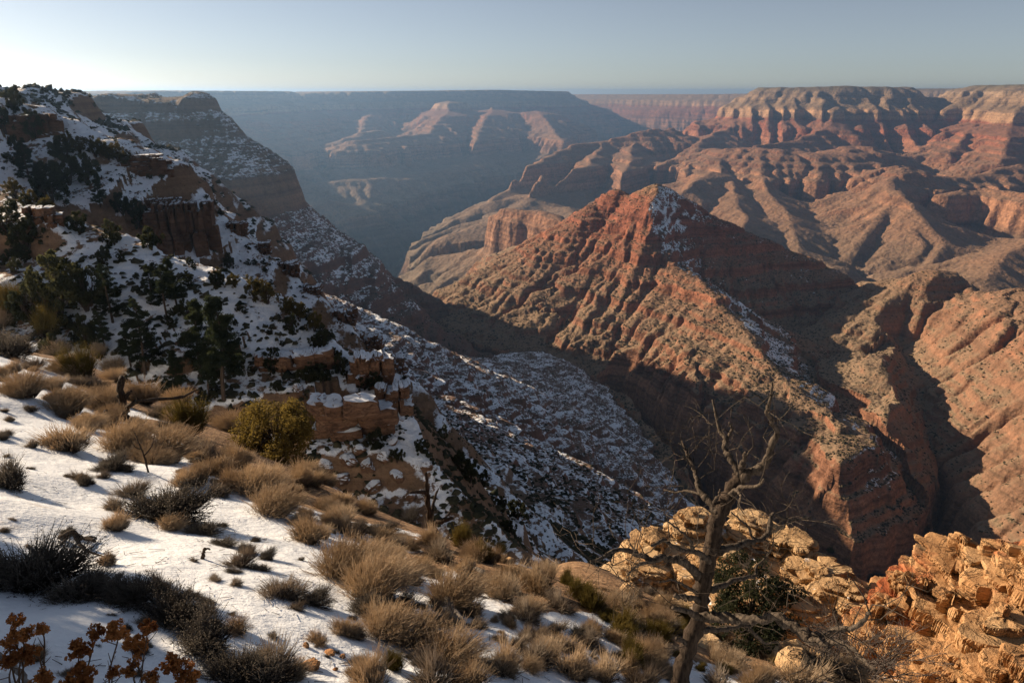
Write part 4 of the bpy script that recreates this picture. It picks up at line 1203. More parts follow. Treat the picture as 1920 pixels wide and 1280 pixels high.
# snow-capped ledges and cliffs across the gully on the left
def ledge(name, label, u, v, a_px, b_m, h_px, seed, mat=M_LEDGE, cat='rock ledge', tilt=0.0, **kw):
    p = on_ground(u, v, 40.0)
    a, h = px2m(a_px, p), px2m(h_px, p)
    mb = MB(); crag(mb, a, b_m, h, seed, **kw)
    o = mb.build(name, mat); o.location = p + np.array([0, b_m * .5, 0]); o.rotation_euler = (0, tilt, -math.atan2(p[0], p[1]) * .8)
    return tag(o, label, cat)
ledge('rock_ledge', 'overhanging brown rock ledge with a flat snow top behind the round golden juniper', 640, 832, 50, 3.6, 84, 41, course=.46, wide=(1.0, 2.6), over=.6)
ledge('rock_ledge', 'low brown ledge under snow, halfway up behind the tall pines', 545, 700, 66, 2.2, 34, 42, course=.5, wide=(.8, 2.4), over=.2)
ledge('rock_ledge', 'brown cliff block above the overhanging ledge, at its right', 690, 730, 36, 2.6, 58, 43, course=.4, wide=(.5, 1.3))
ledge('rock_ledge', 'jagged orange-brown crags right of the overhanging ledge', 728, 792, 22, 2.4, 62, 44, course=.3, wide=(.5, 1.2))
for k, (u, v, a_, h_, lab) in enumerate([(440, 438, 16, 18, 'small crag on the second crest where it dips behind the cracked cliff'), (486, 474, 14, 16, 'small crag midway down the lower second crest'), (535, 518, 18, 20, 'jutting crag on the lower second crest'), (585, 556, 14, 16, 'crag on the second crest above the last golden juniper'),
        (640, 610, 20, 22, 'crag on the second crest over the speckled canyon wall'), (690, 655, 18, 22, 'dark crag low on the second crest'), (735, 700, 18, 24, 'lowest dark crag of the second crest')]):
    ledge('crag', lab, u, v, a_, 4.0, h_, 600 + k, M_CLIFF, 'crag', course=.4, wide=(.4, 1.2))
ledge('cliff', 'tall brown cliff with vertical cracks below the second crest', 340, 482, 58, 6.0, 90, 45, M_CLIFF, 'cliff', course=.55, wide=(.16, .42))
ledge('cliff', 'dark red cliff band at the left edge high on the wooded slope', 40, 268, 48, 6.0, 46, 46, M_CLIFF, 'cliff', course=.5, wide=(.3, .9))
ledge('cliff', 'small square orange tower catching sun on the second crest', 296, 335, 11, 2.5, 34, 47, M_CLIFF, 'cliff', course=.6, wide=(.6, 1.0))
ledge('rock_ledge', 'snow-dusted stack of thin ledges on the second crest beside the orange tower', 258, 328, 30, 4.0, 34, 48, M_CLIFF, course=.2, wide=(1.5, 4))
ledge('cliff', 'brown rock band above the tall cracked cliff', 300, 398, 36, 4.0, 22, 49, M_CLIFF, 'cliff', course=.6, wide=(.4, 1.2))
ledge('cliff', 'reddish crag below the dark junipers on the first crest', 75, 430, 26, 3.0, 34, 50, M_CLIFF, 'cliff', course=.5, wide=(.4, 1.0))
_rr = np.random.RandomState(5)
for k, (u, v, w, lab) in enumerate([(655, 870, 34, 'snow-capped boulder just below the overhanging ledge'), (690, 880, 30, 'snow-capped boulder leaning beside the biggest one below the ledge'), (720, 860, 26, 'snow-dusted rock under the orange-brown crags'),
        (640, 905, 36, 'broad snowy boulder above the dry shrubs of the near brink'), (700, 915, 30, 'slanting snowy slab in the boulder field below the ledge'), (745, 900, 28, 'dark snowy rock on the right of the boulder field'),
        (770, 935, 22, 'small snowy rock above the broken snag'), (675, 845, 26, 'narrow snowy slab right under the overhang'), (735, 830, 22, 'snowy rock at the foot of the crags'), (800, 880, 22, 'snowy rock between dark bushes right of the boulder field'),
        (610, 880, 30, 'snowy boulder beside the round golden juniper'), (560, 740, 26, 'snow-covered rock on the slope left of the overhang')]):
    p = on_ground(u, v, 30.0); s = px2m(w, p) * .55
    mb = MB(); boulder(mb, np.zeros(3), s, 500 + k, .6 + .5 * _rr.rand())
    o = mb.build('boulder', M_SBLD); o.location = p + [0, 0, s * .2]; o.rotation_euler = (.4 * _rr.randn(), .4 * _rr.randn(), 0)
    tag(o, lab, 'boulder', 'snowy boulders below the overhanging ledge')

# ------------------------------------------------------------------ the bare dead tree
_tb = plane_hit(1272, 1292)
TREE_B = np.array([_tb[0], _tb[1], float(ground_z(_tb[0], _tb[1]))])
def tpt(cx, cy, dy=0.0):
    """crop pixel of the tree (photo = 1100 + cx / 2.206, 700 + cy / 2.206) at depth DY from the trunk's plane"""
    d = ray(1100 + cx / 2.206, 700 + cy / 2.206)
    return d * ((TREE_B[1] + dy) / d[1])
def dead_tree():
    root = empty('dead_tree', TREE_B)
    tag(root, 'bare dead tree with twisted grey limbs in front of the tan outcrop', 'tree')
    r = np.random.RandomState(8)
    dep = depth(TREE_B); u = dep / FPX / 2.206
    def limb(parent, pts, r0, r1, dy0=0.0, dy1=0.0, name='branch', sides=8, mat=M_DEAD, twigs=0):
        n = len(pts)
        q = np.array([tpt(p[0], p[1], dy0 + (dy1 - dy0) * (i / max(n - 1, 1))) for i, p in enumerate(pts)]) - TREE_B
        m = 5 * n
        path = smooth_path(q, m); path[1:-1] += (r.randn(m - 2, 3) * .5 + np.repeat(r.randn(m // 2 + 1, 3), 2, 0)[:m - 2]) * np.linspace(r0, r1, m)[1:-1, None] * u * (.30 if name == 'branch' else .09)
        k = np.linspace(0, 1, m)
        mb = MB(); mb.tube(path, 1.32 * (r0 + (r1 - r0) * k ** .8) * u * (1 + .10 * r.randn(m)), sides, .22, r)
        for t in range(twigs):
            j = r.randint(m // 3, m - 1); p = path[j]; d = (path[j] - path[j - 1]); d /= np.linalg.norm(d)
            e = p; dd = d + r.randn(3) * .8; pts2 = [p]
            for s in range(5):
                dd = dd / np.linalg.norm(dd) + r.randn(3) * .45; e = e + dd / np.linalg.norm(dd) * .08 * (1 + r.rand()); pts2.append(e)
                if s in (1, 2, 3):
                    q2 = e + (dd + r.randn(3) * .9) * .07; mb.tube([e, q2, q2 + (dd + r.randn(3) * .6) * .06], np.array([.45, .3, .15]) * min(r1, 2.6) * u, 4)
            mb.tube(pts2, np.linspace(.75, .2, 6) * min(r1, 3.2) * u, 4)
        return mb.build(name, mat, parent, smooth=True)
    limb(root, [(368, 1330), (385, 1275), (415, 1150), (455, 1040), (475, 960), (482, 880), (500, 800), (525, 700), (537, 620), (560, 570), (590, 500), (615, 450), (650, 420)], 27, 19, 0, .15, 'trunk', 12)
    B = [([(640, 430), (690, 405), (735, 375), (760, 320), (788, 245), (762, 190), (745, 150), (765, 100), (768, 38)], 15, 2.5, .1, -.5, 3),
         ([(634, 420), (600, 355), (575, 320), (570, 270), (550, 240), (535, 170), (520, 108)], 11, 2.5, .1, .6, 2),
         ([(572, 285), (600, 232), (590, 203)], 7, 3, .4, .3, 0),
         ([(640, 412), (648, 370), (656, 328)], 9, 5, .1, -.1, 0),
         ([(548, 575), (500, 525), (470, 480), (450, 420), (440, 390), (415, 330), (393, 278)], 13, 3, .1, .9, 4),
         ([(446, 405), (425, 370), (400, 342)], 4, 1.6, .6, .5, 1),
         ([(520, 535), (545, 510), (552, 480)], 6, 2.5, .2, -.1, 0),
         ([(606, 492), (640, 470), (705, 466), (732, 438)], 7, 3, .1, -.5, 1),
         ([(590, 500), (612, 482), (636, 505), (628, 548)], 6, 3, .1, -.4, 0),
         ([(470, 500), (420, 485), (360, 490), (320, 480)], 5, 1.8, .4, .9, 2),
         ([(508, 775), (470, 745), (420, 735), (370, 720), (320, 690), (268, 712)], 10, 3.5, .05, -.8, 2),
         ([(440, 726), (420, 680), (380, 645), (338, 614)], 6, 2, -.3, -.6, 2),
         ([(465, 840), (430, 800), (380, 775), (330, 765), (270, 770), (230, 755), (180, 735), (110, 730), (60, 765), (18, 776)], 14, 3, .05, -1.0, 4),
         ([(275, 770), (210, 795), (172, 830)], 6, 2, -.5, -.8, 1),
         ([(232, 757), (200, 730), (178, 702)], 5, 2, -.6, -.5, 1),
         ([(540, 738), (590, 720), (640, 705), (690, 695), (745, 670), (760, 600), (776, 580), (830, 605), (870, 605), (926, 596)], 13, 3, .05, .9, 4),
         ([(690, 694), (672, 640), (640, 610), (600, 574)], 5, 2, .4, .2, 1),
         ([(655, 708), (700, 735), (740, 742), (768, 728)], 6, 2, .4, .8, 2),
         ([(508, 888), (560, 880), (610, 855), (660, 845), (700, 835), (702, 800), (740, 760)], 11, 3, .05, .5, 3),
         ([(455, 908), (410, 880), (360, 855), (300, 862)], 6, 2, 0, -.5, 2),
         ([(460, 938), (410, 922), (364, 920)], 9, 6, 0, -.3, 0),
         ([(456, 1005), (420, 982), (358, 968)], 11, 6, 0, -.4, 0),
         ([(470, 1000), (540, 1005), (600, 1010), (660, 1020), (720, 1015), (780, 1000), (830, 1035), (900, 1065), (980, 1075), (1040, 1056), (1110, 1045), (1160, 1000), (1170, 990)], 17, 4, 0, -1.3, 5),
         ([(790, 1005), (860, 1050), (900, 1085), (960, 1110), (1010, 1112), (1060, 1118), (1103, 1140), (1140, 1180), (1200, 1228)], 14, 3.5, -.5, -1.6, 4),
         ([(468, 1055), (530, 1060), (590, 1055), (660, 1040), (700, 1080), (740, 1115), (792, 1108)], 10, 3, 0, .6, 3),
         ([(408, 1115), (372, 1094)], 8, 5, 0, -.3, 0)]
    for pts, a, b, d0, d1, tw in B:
        limb(root, pts, a, b, d0, d1, 'branch', 7, M_LIMB, tw * 2 + 1)
    return root
dead_tree()

def snag(name, label, cat, u, v, limbs, mat=M_DEAD, parts=True, rmin=0):
    """limbs: list of ([(u, v, dy)], r0px, r1px); the first is the stump itself"""
    p = on_ground(u, v, rmin); root = empty(name, p); tag(root, label, cat); r = np.random.RandomState(int(u))
    w = depth(p) / FPX
    for i, (pts, a, b) in enumerate(limbs):
        q = []
        for (pu, pv, dy) in pts:
            d = ray(pu, pv); q.append(d * ((p[1] + dy) / d[1]) - p)
        m = 4 * len(q); path = smooth_path(q, m); path[1:-1] += r.randn(m - 2, 3) * b * w * .35
        mb = MB(); mb.tube(path, np.linspace(a, b, m) * w * (1 + .12 * r.randn(m)), 8, .3, r)
        mb.build('trunk' if i == 0 else 'branch', mat, root, smooth=True)
    return root
snag('dead_stump', 'broken upright dead stump with fallen limbs on the near brink left of the pines', 'stump', 232, 790, [
    ([(236, 800, 0), (231, 770, 0), (228, 735, 0), (225, 708, 0)], 9, 6), ([(232, 778, 0), (250, 755, -.3), (300, 748, .2), (340, 744, .6), (370, 730, 1.0)], 5, 1.5),
    ([(230, 780, 0), (195, 795, -.4), (165, 803, -.8), (148, 806, -1.2)], 7, 3), ([(228, 772, 0), (205, 760, .3), (175, 745, .5)], 4, 1.5), ([(236, 745, 0), (246, 732, -.1)], 4, 2),
    ([(258, 752, .1), (256, 745, .1)], 2, 1), ([(222, 785, 0), (200, 770, -.5), (190, 790, -.8)], 4, 2)])
snag('dead_snag', 'short forked dead snag standing on the near brink above a tuft of shrubs', 'dead tree', 812, 1000, [
    ([(815, 1002, 0), (806, 970, 0), (802, 935, 0), (800, 905, 0), (799, 885, 0)], 8, 2.2), ([(808, 985, 0), (830, 975, -.2), (850, 972, -.3)], 6, 3), ([(801, 925, 0), (785, 922, -.2), (768, 923, -.3)], 4, 2),
    ([(808, 965, 0), (815, 935, .2), (822, 915, .3)], 3.5, 1.2), ([(820, 980, 0), (835, 970, .2), (848, 955, .3)], 3, 1)])
snag('fallen_log', 'curved dead log patched with snow among dry shrubs near the bottom', 'log', 850, 1170, [
    ([(845, 1125, .5), (838, 1140, .3), (848, 1158, .1), (862, 1178, -.1), (868, 1192, -.2)], 9, 6), ([(845, 1135, .4), (858, 1150, .2), (868, 1165, 0), (866, 1185, -.2)], 6, 3), ([(840, 1128, .5), (855, 1120, .6), (872, 1122, .7)], 5, 3)], M_GREY)
snag('fallen_log', 'short snow-topped log end poking from the snow behind the sagebrush row', 'log', 508, 962, [([(492, 935, .4), (503, 948, .2), (510, 966, -.1)], 8, 7)], M_GREY)
snag('fallen_log', 'slanting grey log on the snow behind the golden brink shrubs', 'log', 885, 1068, [([(868, 1052, .3), (885, 1062, .1), (905, 1078, -.1)], 7, 5), ([(905, 1078, -.1), (925, 1100, -.3)], 4, 2)], M_GREY)
snag('dead_branches', 'tangle of dark dead branches on the shaded snow at the left', 'branches', 130, 1015, [
    ([(108, 1012, 0), (125, 1000, 0), (140, 997, 0), (150, 1006, 0), (178, 1014, -.1)], 5, 3), ([(140, 1000, 0), (150, 1020, -.1), (170, 1035, -.2), (215, 1048, -.3)], 4, 1.5), ([(130, 1005, 0), (110, 1025, -.2), (95, 1040, -.3)], 3, 1.5),
    ([(145, 1020, 0), (130, 1055, -.3), (118, 1070, -.4)], 3, 1.5), ([(150, 1010, 0), (172, 1006, .2), (182, 1010, .2)], 3, 1.5)])
snag('dead_stump', 'tiny broken post-like stump in open snow', 'stump', 381, 1048, [([(381, 1050, 0), (382, 1038, 0), (384, 1027, 0)], 3.2, 2.6), ([(382, 1030, 0), (390, 1028, 0), (394, 1030, 0)], 2.2, 1.4)])
snag('dead_branch', 'thick curved dead branch in the bottom left corner', 'branch', 30, 1262, [([(-10, 1225, 0), (20, 1245, 0), (45, 1268, -.1), (62, 1290, -.2)], 7, 4)], M_GREY)
snag('dead_sapling', 'thin dark leafless sapling in front of the tan grass near the fallen limbs', 'sapling', 275, 885, [([(278, 888, 0), (272, 860, 0), (262, 835, 0), (252, 810, 0)], 2.2, .8), ([(270, 855, 0), (285, 835, .1), (290, 815, .1)], 1.3, .5), ([(265, 842, 0), (254, 838, 0), (245, 825, 0)], 1.3, .5)])
# ------------------------------------------------------------------ shrubs of the near slope
R6 = np.random.RandomState(77); rnd6 = random.Random(6)
PROTO = {
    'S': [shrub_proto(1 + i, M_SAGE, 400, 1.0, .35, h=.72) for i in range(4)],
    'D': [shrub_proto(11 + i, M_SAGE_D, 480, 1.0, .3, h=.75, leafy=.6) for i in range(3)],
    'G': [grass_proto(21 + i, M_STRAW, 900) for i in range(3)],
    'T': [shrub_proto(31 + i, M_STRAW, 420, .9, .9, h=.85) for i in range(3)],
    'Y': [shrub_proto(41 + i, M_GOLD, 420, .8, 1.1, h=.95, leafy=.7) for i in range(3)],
    'B': [bare_proto(51 + i, M_TWIG) for i in range(2)],
}
KIND = {'S': ('sagebrush', 'shrub', 'round grey-brown sagebrush'), 'D': ('dark_shaded_sagebrush', 'shrub', 'dark shaded sagebrush'), 'G': ('dry_grass', 'grass clump', 'upright clump of dry tan grass'),
        'T': ('rabbitbrush', 'shrub', 'straw-coloured brush'), 'Y': ('golden_shrub', 'shrub', 'golden green shrub'), 'B': ('bare_bush', 'shrub', 'leafless twiggy bush')}
GRP = {'S': 'sagebrush on the near slope', 'D': 'dark sagebrush on the near slope', 'G': 'dry grass clumps on the near slope', 'T': 'straw-coloured brush on the near slope', 'Y': 'golden green shrubs on the near slope', 'B': 'leafless bushes on the near slope'}
SHRUBS = [
 # u, v of the foot, width in photo pixels, kind, height factor, where it stands
 (18, 668, 100, 'D', .8, 'at the left edge, under the topmost shrubs of the near slope'), (45, 742, 75, 'G', .8, 'by the tan ledge at the left edge'), (128, 772, 70, 'G', .8, 'left of the dead branches below the upright stump'),
 (88, 632, 60, 'Y', 1.2, 'topmost tall one on the left brink'), (156, 712, 80, 'Y', 1.0, 'rounded, midway between left edge and upright stump'), (215, 698, 52, 'T', .8, 'just above the upright stump'), (110, 668, 64, 'T', .7, 'low, below the topmost golden shrub'),
 (62, 690, 46, 'S', .8, 'small, in the snow near the left edge'), (186, 668, 50, 'T', .8, 'on the brink above the upright stump'), (32, 588, 62, 'Y', 1.1, 'at the far left on the brink under dark trees'), (8, 574, 40, 'Y', 1.2, 'cut by the left edge on the brink'), (10, 612, 60, 'T', .8, 'pale, at the left edge above the snow patch'),
 (270, 757, 76, 'T', .9, 'right behind the upright stump'), (300, 782, 60, 'S', .8, 'under the long fallen branch of the stump'), (128, 842, 115, 'T', .6, 'spread wide above the snow bank'), (232, 846, 86, 'G', .85, 'tallest above the dark sagebrush on the snow bank'),
 (205, 880, 80, 'D', .6, 'in the shade below the tan brush of the snow bank'), (305, 862, 95, 'G', .75, 'beside the thin dark sapling'), (358, 815, 80, 'Y', 1.1, 'dark-hearted, left of the round juniper'), (330, 790, 52, 'Y', .9, 'smaller, up behind the dark-hearted golden one'),
 (385, 862, 76, 'S', .6, 'between the golden shrub and the round juniper'), (402, 890, 92, 'T', .6, 'broad, downhill of the golden shrub beside the juniper'), (440, 870, 70, 'T', .8, 'at the left foot of the round juniper'), (432, 915, 80, 'T', .7, 'in the dense tan row below the juniper'), (350, 910, 70, 'T', .7, 'left end of the dense tan row'),
 (14, 912, 84, 'D', 1.1, 'cut by the left edge above the snow shadow'), (148, 900, 50, 'S', .7, 'small and airy, in the middle of the bright snow'), (192, 896, 34, 'S', .8, 'tiny, right of the airy one in the snow'), (246, 930, 66, 'S', .8, 'leaning on the left of the biggest dark one'), (312, 972, 150, 'D', .75, 'biggest and darkest in mid snow'),
 (378, 1000, 74, 'D', .55, 'tailing downhill from the biggest dark one'), (415, 1022, 60, 'D', .5, 'lowest of the dark tail across the snow'), (482, 930, 86, 'G', .85, 'tallest in the dense tan row below the juniper'), (512, 962, 84, 'G', .75, 'by the snow-topped log end'), (562, 908, 66, 'T', .9, 'rust-tipped, right under the juniper'), (500, 905, 80, 'T', .6, 'behind the tallest tan clump'),
 (450, 1062, 72, 'S', .85, 'right of the tiny post-like stump'), (530, 1118, 92, 'S', .8, 'round, left of the pair on open snow'), (582, 1132, 84, 'D', .6, 'flattened, right of the pair on open snow'), (578, 1012, 96, 'T', .7, 'straddling the top of the snow lane'), (656, 1002, 76, 'S', .85, 'well-rounded, above the big tan cluster'), (620, 985, 50, 'T', .7, 'small, above the snow lane'),
 (640, 1082, 112, 'G', .8, 'upper left of the big tan cluster'), (700, 1120, 120, 'G', .85, 'middle of the big tan cluster'), (690, 1065, 90, 'G', .7, 'at the top of the big tan cluster'), (742, 1150, 95, 'D', .8, 'dark foot of the big tan cluster'), (735, 1090, 80, 'G', .75, 'right side of the big tan cluster'), (680, 1150, 90, 'D', .6, 'shaded underside of the big tan cluster'),
 (716, 1000, 62, 'D', .7, 'small, up left of the forked snag'), (738, 1030, 60, 'S', .7, 'left of the forked snag'), (688, 962, 60, 'T', .7, 'on the brink left of the forked snag'), (640, 945, 54, 'T', .7, 'small, along the brink below the snowy boulders'), (770, 975, 50, 'T', .6, 'low, left of the forked snag on gravel'),
 (822, 1048, 78, 'S', .85, 'directly below the forked snag'), (868, 1028, 56, 'Y', 1.2, 'rounded and greenest, right of the forked snag'), (902, 1052, 50, 'Y', 1.0, 'upright, between the greenest one and the orange-tipped one'), (940, 1035, 30, 'Y', 1.0, 'small orange-tipped, on the brink'), (874, 1072, 58, 'T', .8, 'above the slanting grey log'),
 (848, 1130, 96, 'G', .8, 'over the curved dead log'), (880, 1150, 70, 'T', .7, 'at the right of the curved dead log'), (905, 1105, 66, 'S', .8, 'right of the slanting grey log'), (795, 1170, 60, 'S', .8, 'left of the curved dead log'), (720, 1190, 90, 'G', .8, 'left end of the low tan band near the bottom'), (775, 1210, 100, 'G', .75, 'middle of the low tan band near the bottom'), (850, 1240, 110, 'G', .7, 'right end of the low tan band near the bottom'), (820, 1215, 70, 'T', .6, 'inside the low tan band near the bottom'),
 (740, 1252, 50, 'Y', 1.3, 'small dark-green one alone at the bottom'), (692, 1290, 130, 'T', .7, 'cut by the bottom edge, right of the orange boulder'), (812, 1292, 130, 'S', .8, 'cut by the bottom edge in the middle'), (880, 1285, 100, 'T', .7, 'cut by the bottom edge, beside the snowy hump'), (945, 1255, 96, 'T', .7, 'pale, near the bottom left of the snow hump'), (1003, 1245, 84, 'S', .8, 'close to the bottom, in the tan mass'), (985, 1162, 72, 'S', .8, 'above the tan mass near the bottom'), (1000, 1200, 66, 'S', .8, 'in the tan mass below the snow lane'),
 (1008, 1108, 92, 'T', .75, 'big, on the brink left of the golden group'), (962, 1086, 70, 'T', .75, 'on the brink above the snow lane'), (1050, 1140, 70, 'S', .75, 'below the golden group on the brink'), (1085, 1122, 56, 'Y', 1.2, 'left of the golden group at the dark drop'), (1108, 1142, 58, 'Y', 1.1, 'right of the golden group at the dark drop'), (1062, 1095, 44, 'Y', .9, 'highest of the golden group at the dark drop'),
 (1072, 1262, 92, 'T', .8, 'left of the tree foot'), (1132, 1272, 92, 'T', .7, 'nearest to the tree foot on its left'), (1100, 1210, 70, 'S', .75, 'mid-way between brink and tree foot'), (1050, 1215, 70, 'T', .7, 'in the tan mass left of the snow tongue'), (1200, 1292, 90, 'S', .8, 'cut by the bottom edge at the tree foot'),
 (60, 1095, 190, 'D', .9, 'largest, filling the shaded left edge'), (148, 1120, 130, 'D', .7, 'right beside the largest on the shaded left'), (245, 1130, 136, 'D', .8, 'in the middle of the shaded row at lower left'), (330, 1165, 140, 'D', .8, 'past the middle of the shaded row'), (385, 1215, 130, 'D', .8, 'lower part of the shaded row, toward the bottom'), (445, 1275, 140, 'D', .8, 'lowest of the shaded row at the bottom'), (505, 1278, 140, 'S', .95, 'fan-shaped with sunlit twigs left of the orange boulder'), (300, 1110, 80, 'T', .6, 'pale-topped, sunlit rim of the shaded row'), (385, 1150, 66, 'T', .6, 'rusty-topped, at the sunny rim of the shaded row'),
 (1182, 1245, 76, 'Y', .8, 'low, by the snow left of the bare tree'), (1166, 1192, 84, 'Y', .7, 'above the snow tongue left of the bare tree'), (1228, 1200, 74, 'Y', .8, 'behind the bare tree trunk'), (1210, 1165, 60, 'T', .7, 'at the left foot of the tan outcrop'), (1290, 1180, 60, 'Y', .7, 'under the dark juniper by the trunk'), (1345, 1240, 56, 'T', .7, 'right of the bare tree trunk on gravel'),
 (1620, 1265, 190, 'B', .8, 'biggest, in the lower right corner'), (1545, 1240, 120, 'B', .8, 'under the end of the long low branch'), (1690, 1205, 90, 'B', .9, 'in front of the rock pillar'), (1505, 1290, 120, 'T', .6, 'cut by the bottom edge under the long low branch'), (1420, 1285, 100, 'T', .6, 'at the bottom, right of the bare tree'), (1350, 1290, 80, 'S', .7, 'at the very bottom beside the trunk'),
 (1592, 1142, 34, 'Y', .9, 'dark round, alone on the gravel shelf'), (1640, 1092, 44, 'D', .8, 'at the rim notch between outcrop and pillar'), (1575, 1155, 24, 'Y', .8, 'tiny, below the round one on the gravel shelf'), (1450, 1045, 26, 'Y', .9, 'on the ledges of the tan outcrop'), (1420, 1180, 50, 'B', .8, 'small, on gravel behind the low branch'), (1555, 1052, 20, 'Y', .8, 'at the right end of the tan outcrop'),
 (1820, 1245, 70, 'Y', 1.1, 'at the foot of the red-stained outcrop'), (1870, 1270, 80, 'Y', .9, 'in the bottom right corner')]
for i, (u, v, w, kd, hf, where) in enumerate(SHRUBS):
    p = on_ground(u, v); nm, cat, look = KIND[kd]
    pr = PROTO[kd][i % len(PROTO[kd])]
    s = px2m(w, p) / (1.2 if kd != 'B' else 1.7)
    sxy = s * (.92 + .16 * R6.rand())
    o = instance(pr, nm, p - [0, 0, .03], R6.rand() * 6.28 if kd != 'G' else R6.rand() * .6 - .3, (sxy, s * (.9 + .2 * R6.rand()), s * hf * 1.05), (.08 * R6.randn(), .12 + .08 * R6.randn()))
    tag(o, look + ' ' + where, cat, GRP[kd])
# small tufts between them: nothing in the photo tells one from the other
n_t = 0
while n_t < 230:
    u, v = R6.rand() * 1260, 640 + R6.rand() * 640
    if v < 600 + .42 * u or v > 1275: continue
    brink = (v - (590 + .47 * u)) / 100
    if R6.rand() > (.9 if brink < 1.4 else .22): continue
    p = on_ground(u, v)
    if np.hypot(p[0], p[1]) > 40: continue
    kd = 'TGSD'[R6.randint(4)] if brink < 1.6 else 'SD'[R6.randint(2)]
    s = px2m(15 + 26 * R6.rand() ** 2, p)
    o = instance(PROTO[kd][R6.randint(3)], 'brush_tuft', p - [0, 0, .02], R6.rand() * 6.28, (s, s, s * .75), (.1 * R6.randn(), .15 + .1 * R6.randn()))
    tag(o, 'small dry tuft of brush between the larger shrubs on the near slope', 'tuft', 'small brush tufts on the near slope'); n_t += 1

n_t = 0
while n_t < 120:
    u, v = R6.rand() * 1260, 640 + R6.rand() * 640
    if v < 612 + .44 * u or v > 1285: continue
    brink = (v - (590 + .47 * u)) / 100
    if R6.rand() > (1.0 if brink < 1.5 else (.75 if u > 620 else .06)): continue
    p = on_ground(u, v)
    if np.hypot(p[0], p[1]) > 40: continue
    kd = 'TSGS'[R6.randint(4)]; s = px2m(30 + 36 * R6.rand(), p) / 1.15
    o = instance(PROTO[kd][R6.randint(3)], 'dry_brush', p - [0, 0, .02], R6.rand() * 6.28, (s, s, s * (.6 + .3 * R6.rand())), (.1 * R6.randn(), .15 + .1 * R6.randn()))
    tag(o, 'tan dry brush crowding among its like along the sunny near slope', 'shrub', 'crowded tan brush on the near slope'); n_t += 1

n_t = 0
while n_t < 70:
    u, v = 1110 + R6.rand() * 620, 1085 + R6.rand() * 185
    if v < 1085 + .06 * (u - 1110): continue
    p = on_ground(u, v)
    if np.hypot(p[0], p[1]) > 34: continue
    kd = 'TSYGT'[R6.randint(5)]; s = px2m(16 + 30 * R6.rand() ** 1.5, p)
    o = instance(PROTO[kd][R6.randint(3)], 'gravel_tuft', p - [0, 0, .02], R6.rand() * 6.28, (s, s, s * .7), (.1 * R6.randn(), .1 * R6.randn()))
    tag(o, 'small dry tuft growing in the gravel around the tan outcrop', 'tuft', 'small tufts on the gravel'); n_t += 1

# dried rusty flower stalks in the lower left corner
def flower(u, v, heads, label):
    """one plant: stalks rising from (u, v) to rusty seed heads [(u, v, size px)]"""
    g = on_ground(u, v); root = empty('dried_flower', g); tag(root, label, 'dried flower', 'rusty dried flowers in the lower left corner')
    r = np.random.RandomState(int(u) + 3); w = depth(g) / FPX
    for (hu, hv, sz) in heads:
        d = ray(hu, hv); e = d * (g[1] / d[1]) * (.97 + .03 * r.rand()) - g
        mb = MB(); path = smooth_path([[0, 0, -.05], e * .4 + r.randn(3) * .015, e * .8 + r.randn(3) * .012, e], 10)
        mb.tube(path, np.linspace(.0055, .0035, 10), 5)
        for k in range(4):
            p = path[3 + k]; q = p + r.randn(3) * .04 + [0, 0, .05]; mb.tube([p, (p + q) / 2 + [0, 0, -.006], q], [.003, .0022, .0016], 4)
        st = mb.build('stem', M_STALK, root)
        hd = MB(); s = sz * w * .5
        for k in range(int(16 + 10 * r.rand())):
            c = r.randn(3); c /= np.linalg.norm(c); c *= s * np.array([1, 1, .8]) * r.rand() ** .4
            c = e + c + [0, 0, s * .35]
            hd.twigs([e - [0, 0, s * .5]], [c], .0022, .0016)
            m = 26; dd = r.randn(m, 3); dd /= np.linalg.norm(dd, axis=1, keepdims=True)
            hd.leaves(c + dd * s * .30 * r.rand(m, 1) ** .4, s * .30 * (.7 + .6 * r.rand(m)), r, aspect=.7)
        hd.build('seed_head', M_SEED, root)
flower(35, 1300, [(28, 1165, 30), (42, 1195, 40), (18, 1210, 34)], 'rusty dried flower at the left edge, tallest of its clump')
flower(90, 1298, [(80, 1184, 30), (72, 1222, 16)], 'slender rusty dried flower with a single round head second from the left edge')
flower(150, 1300, [(152, 1224, 44), (181, 1187, 30)], 'rusty dried flower with a lower broad head and a small higher head')
flower(205, 1302, [(222, 1190, 42), (212, 1262, 26)], 'rusty dried flower with one broad cone-shaped head')
flower(262, 1302, [(276, 1182, 34), (256, 1218, 48), (245, 1255, 30)], 'rusty dried flower with a dark double head rising highest')
flower(335, 1300, [(330, 1250, 46), (352, 1272, 40)], 'rusty dried flower with the rightmost pair of heads')
flower(148, 1320, [(146, 1278, 54)], 'rusty dried flower cut by the bottom edge, broad flat head')
flower(85, 1318, [(82, 1276, 40)], 'rusty dried flower cut by the bottom edge near the left corner')
flower(25, 1312, [(25, 1240, 38), (50, 1232, 40)], 'rusty dried flower low in the left corner behind the curved branch')
flower(290, 1318, [(285, 1275, 34)], 'small rusty dried flower low at the bottom between the double head and the rightmost pair')

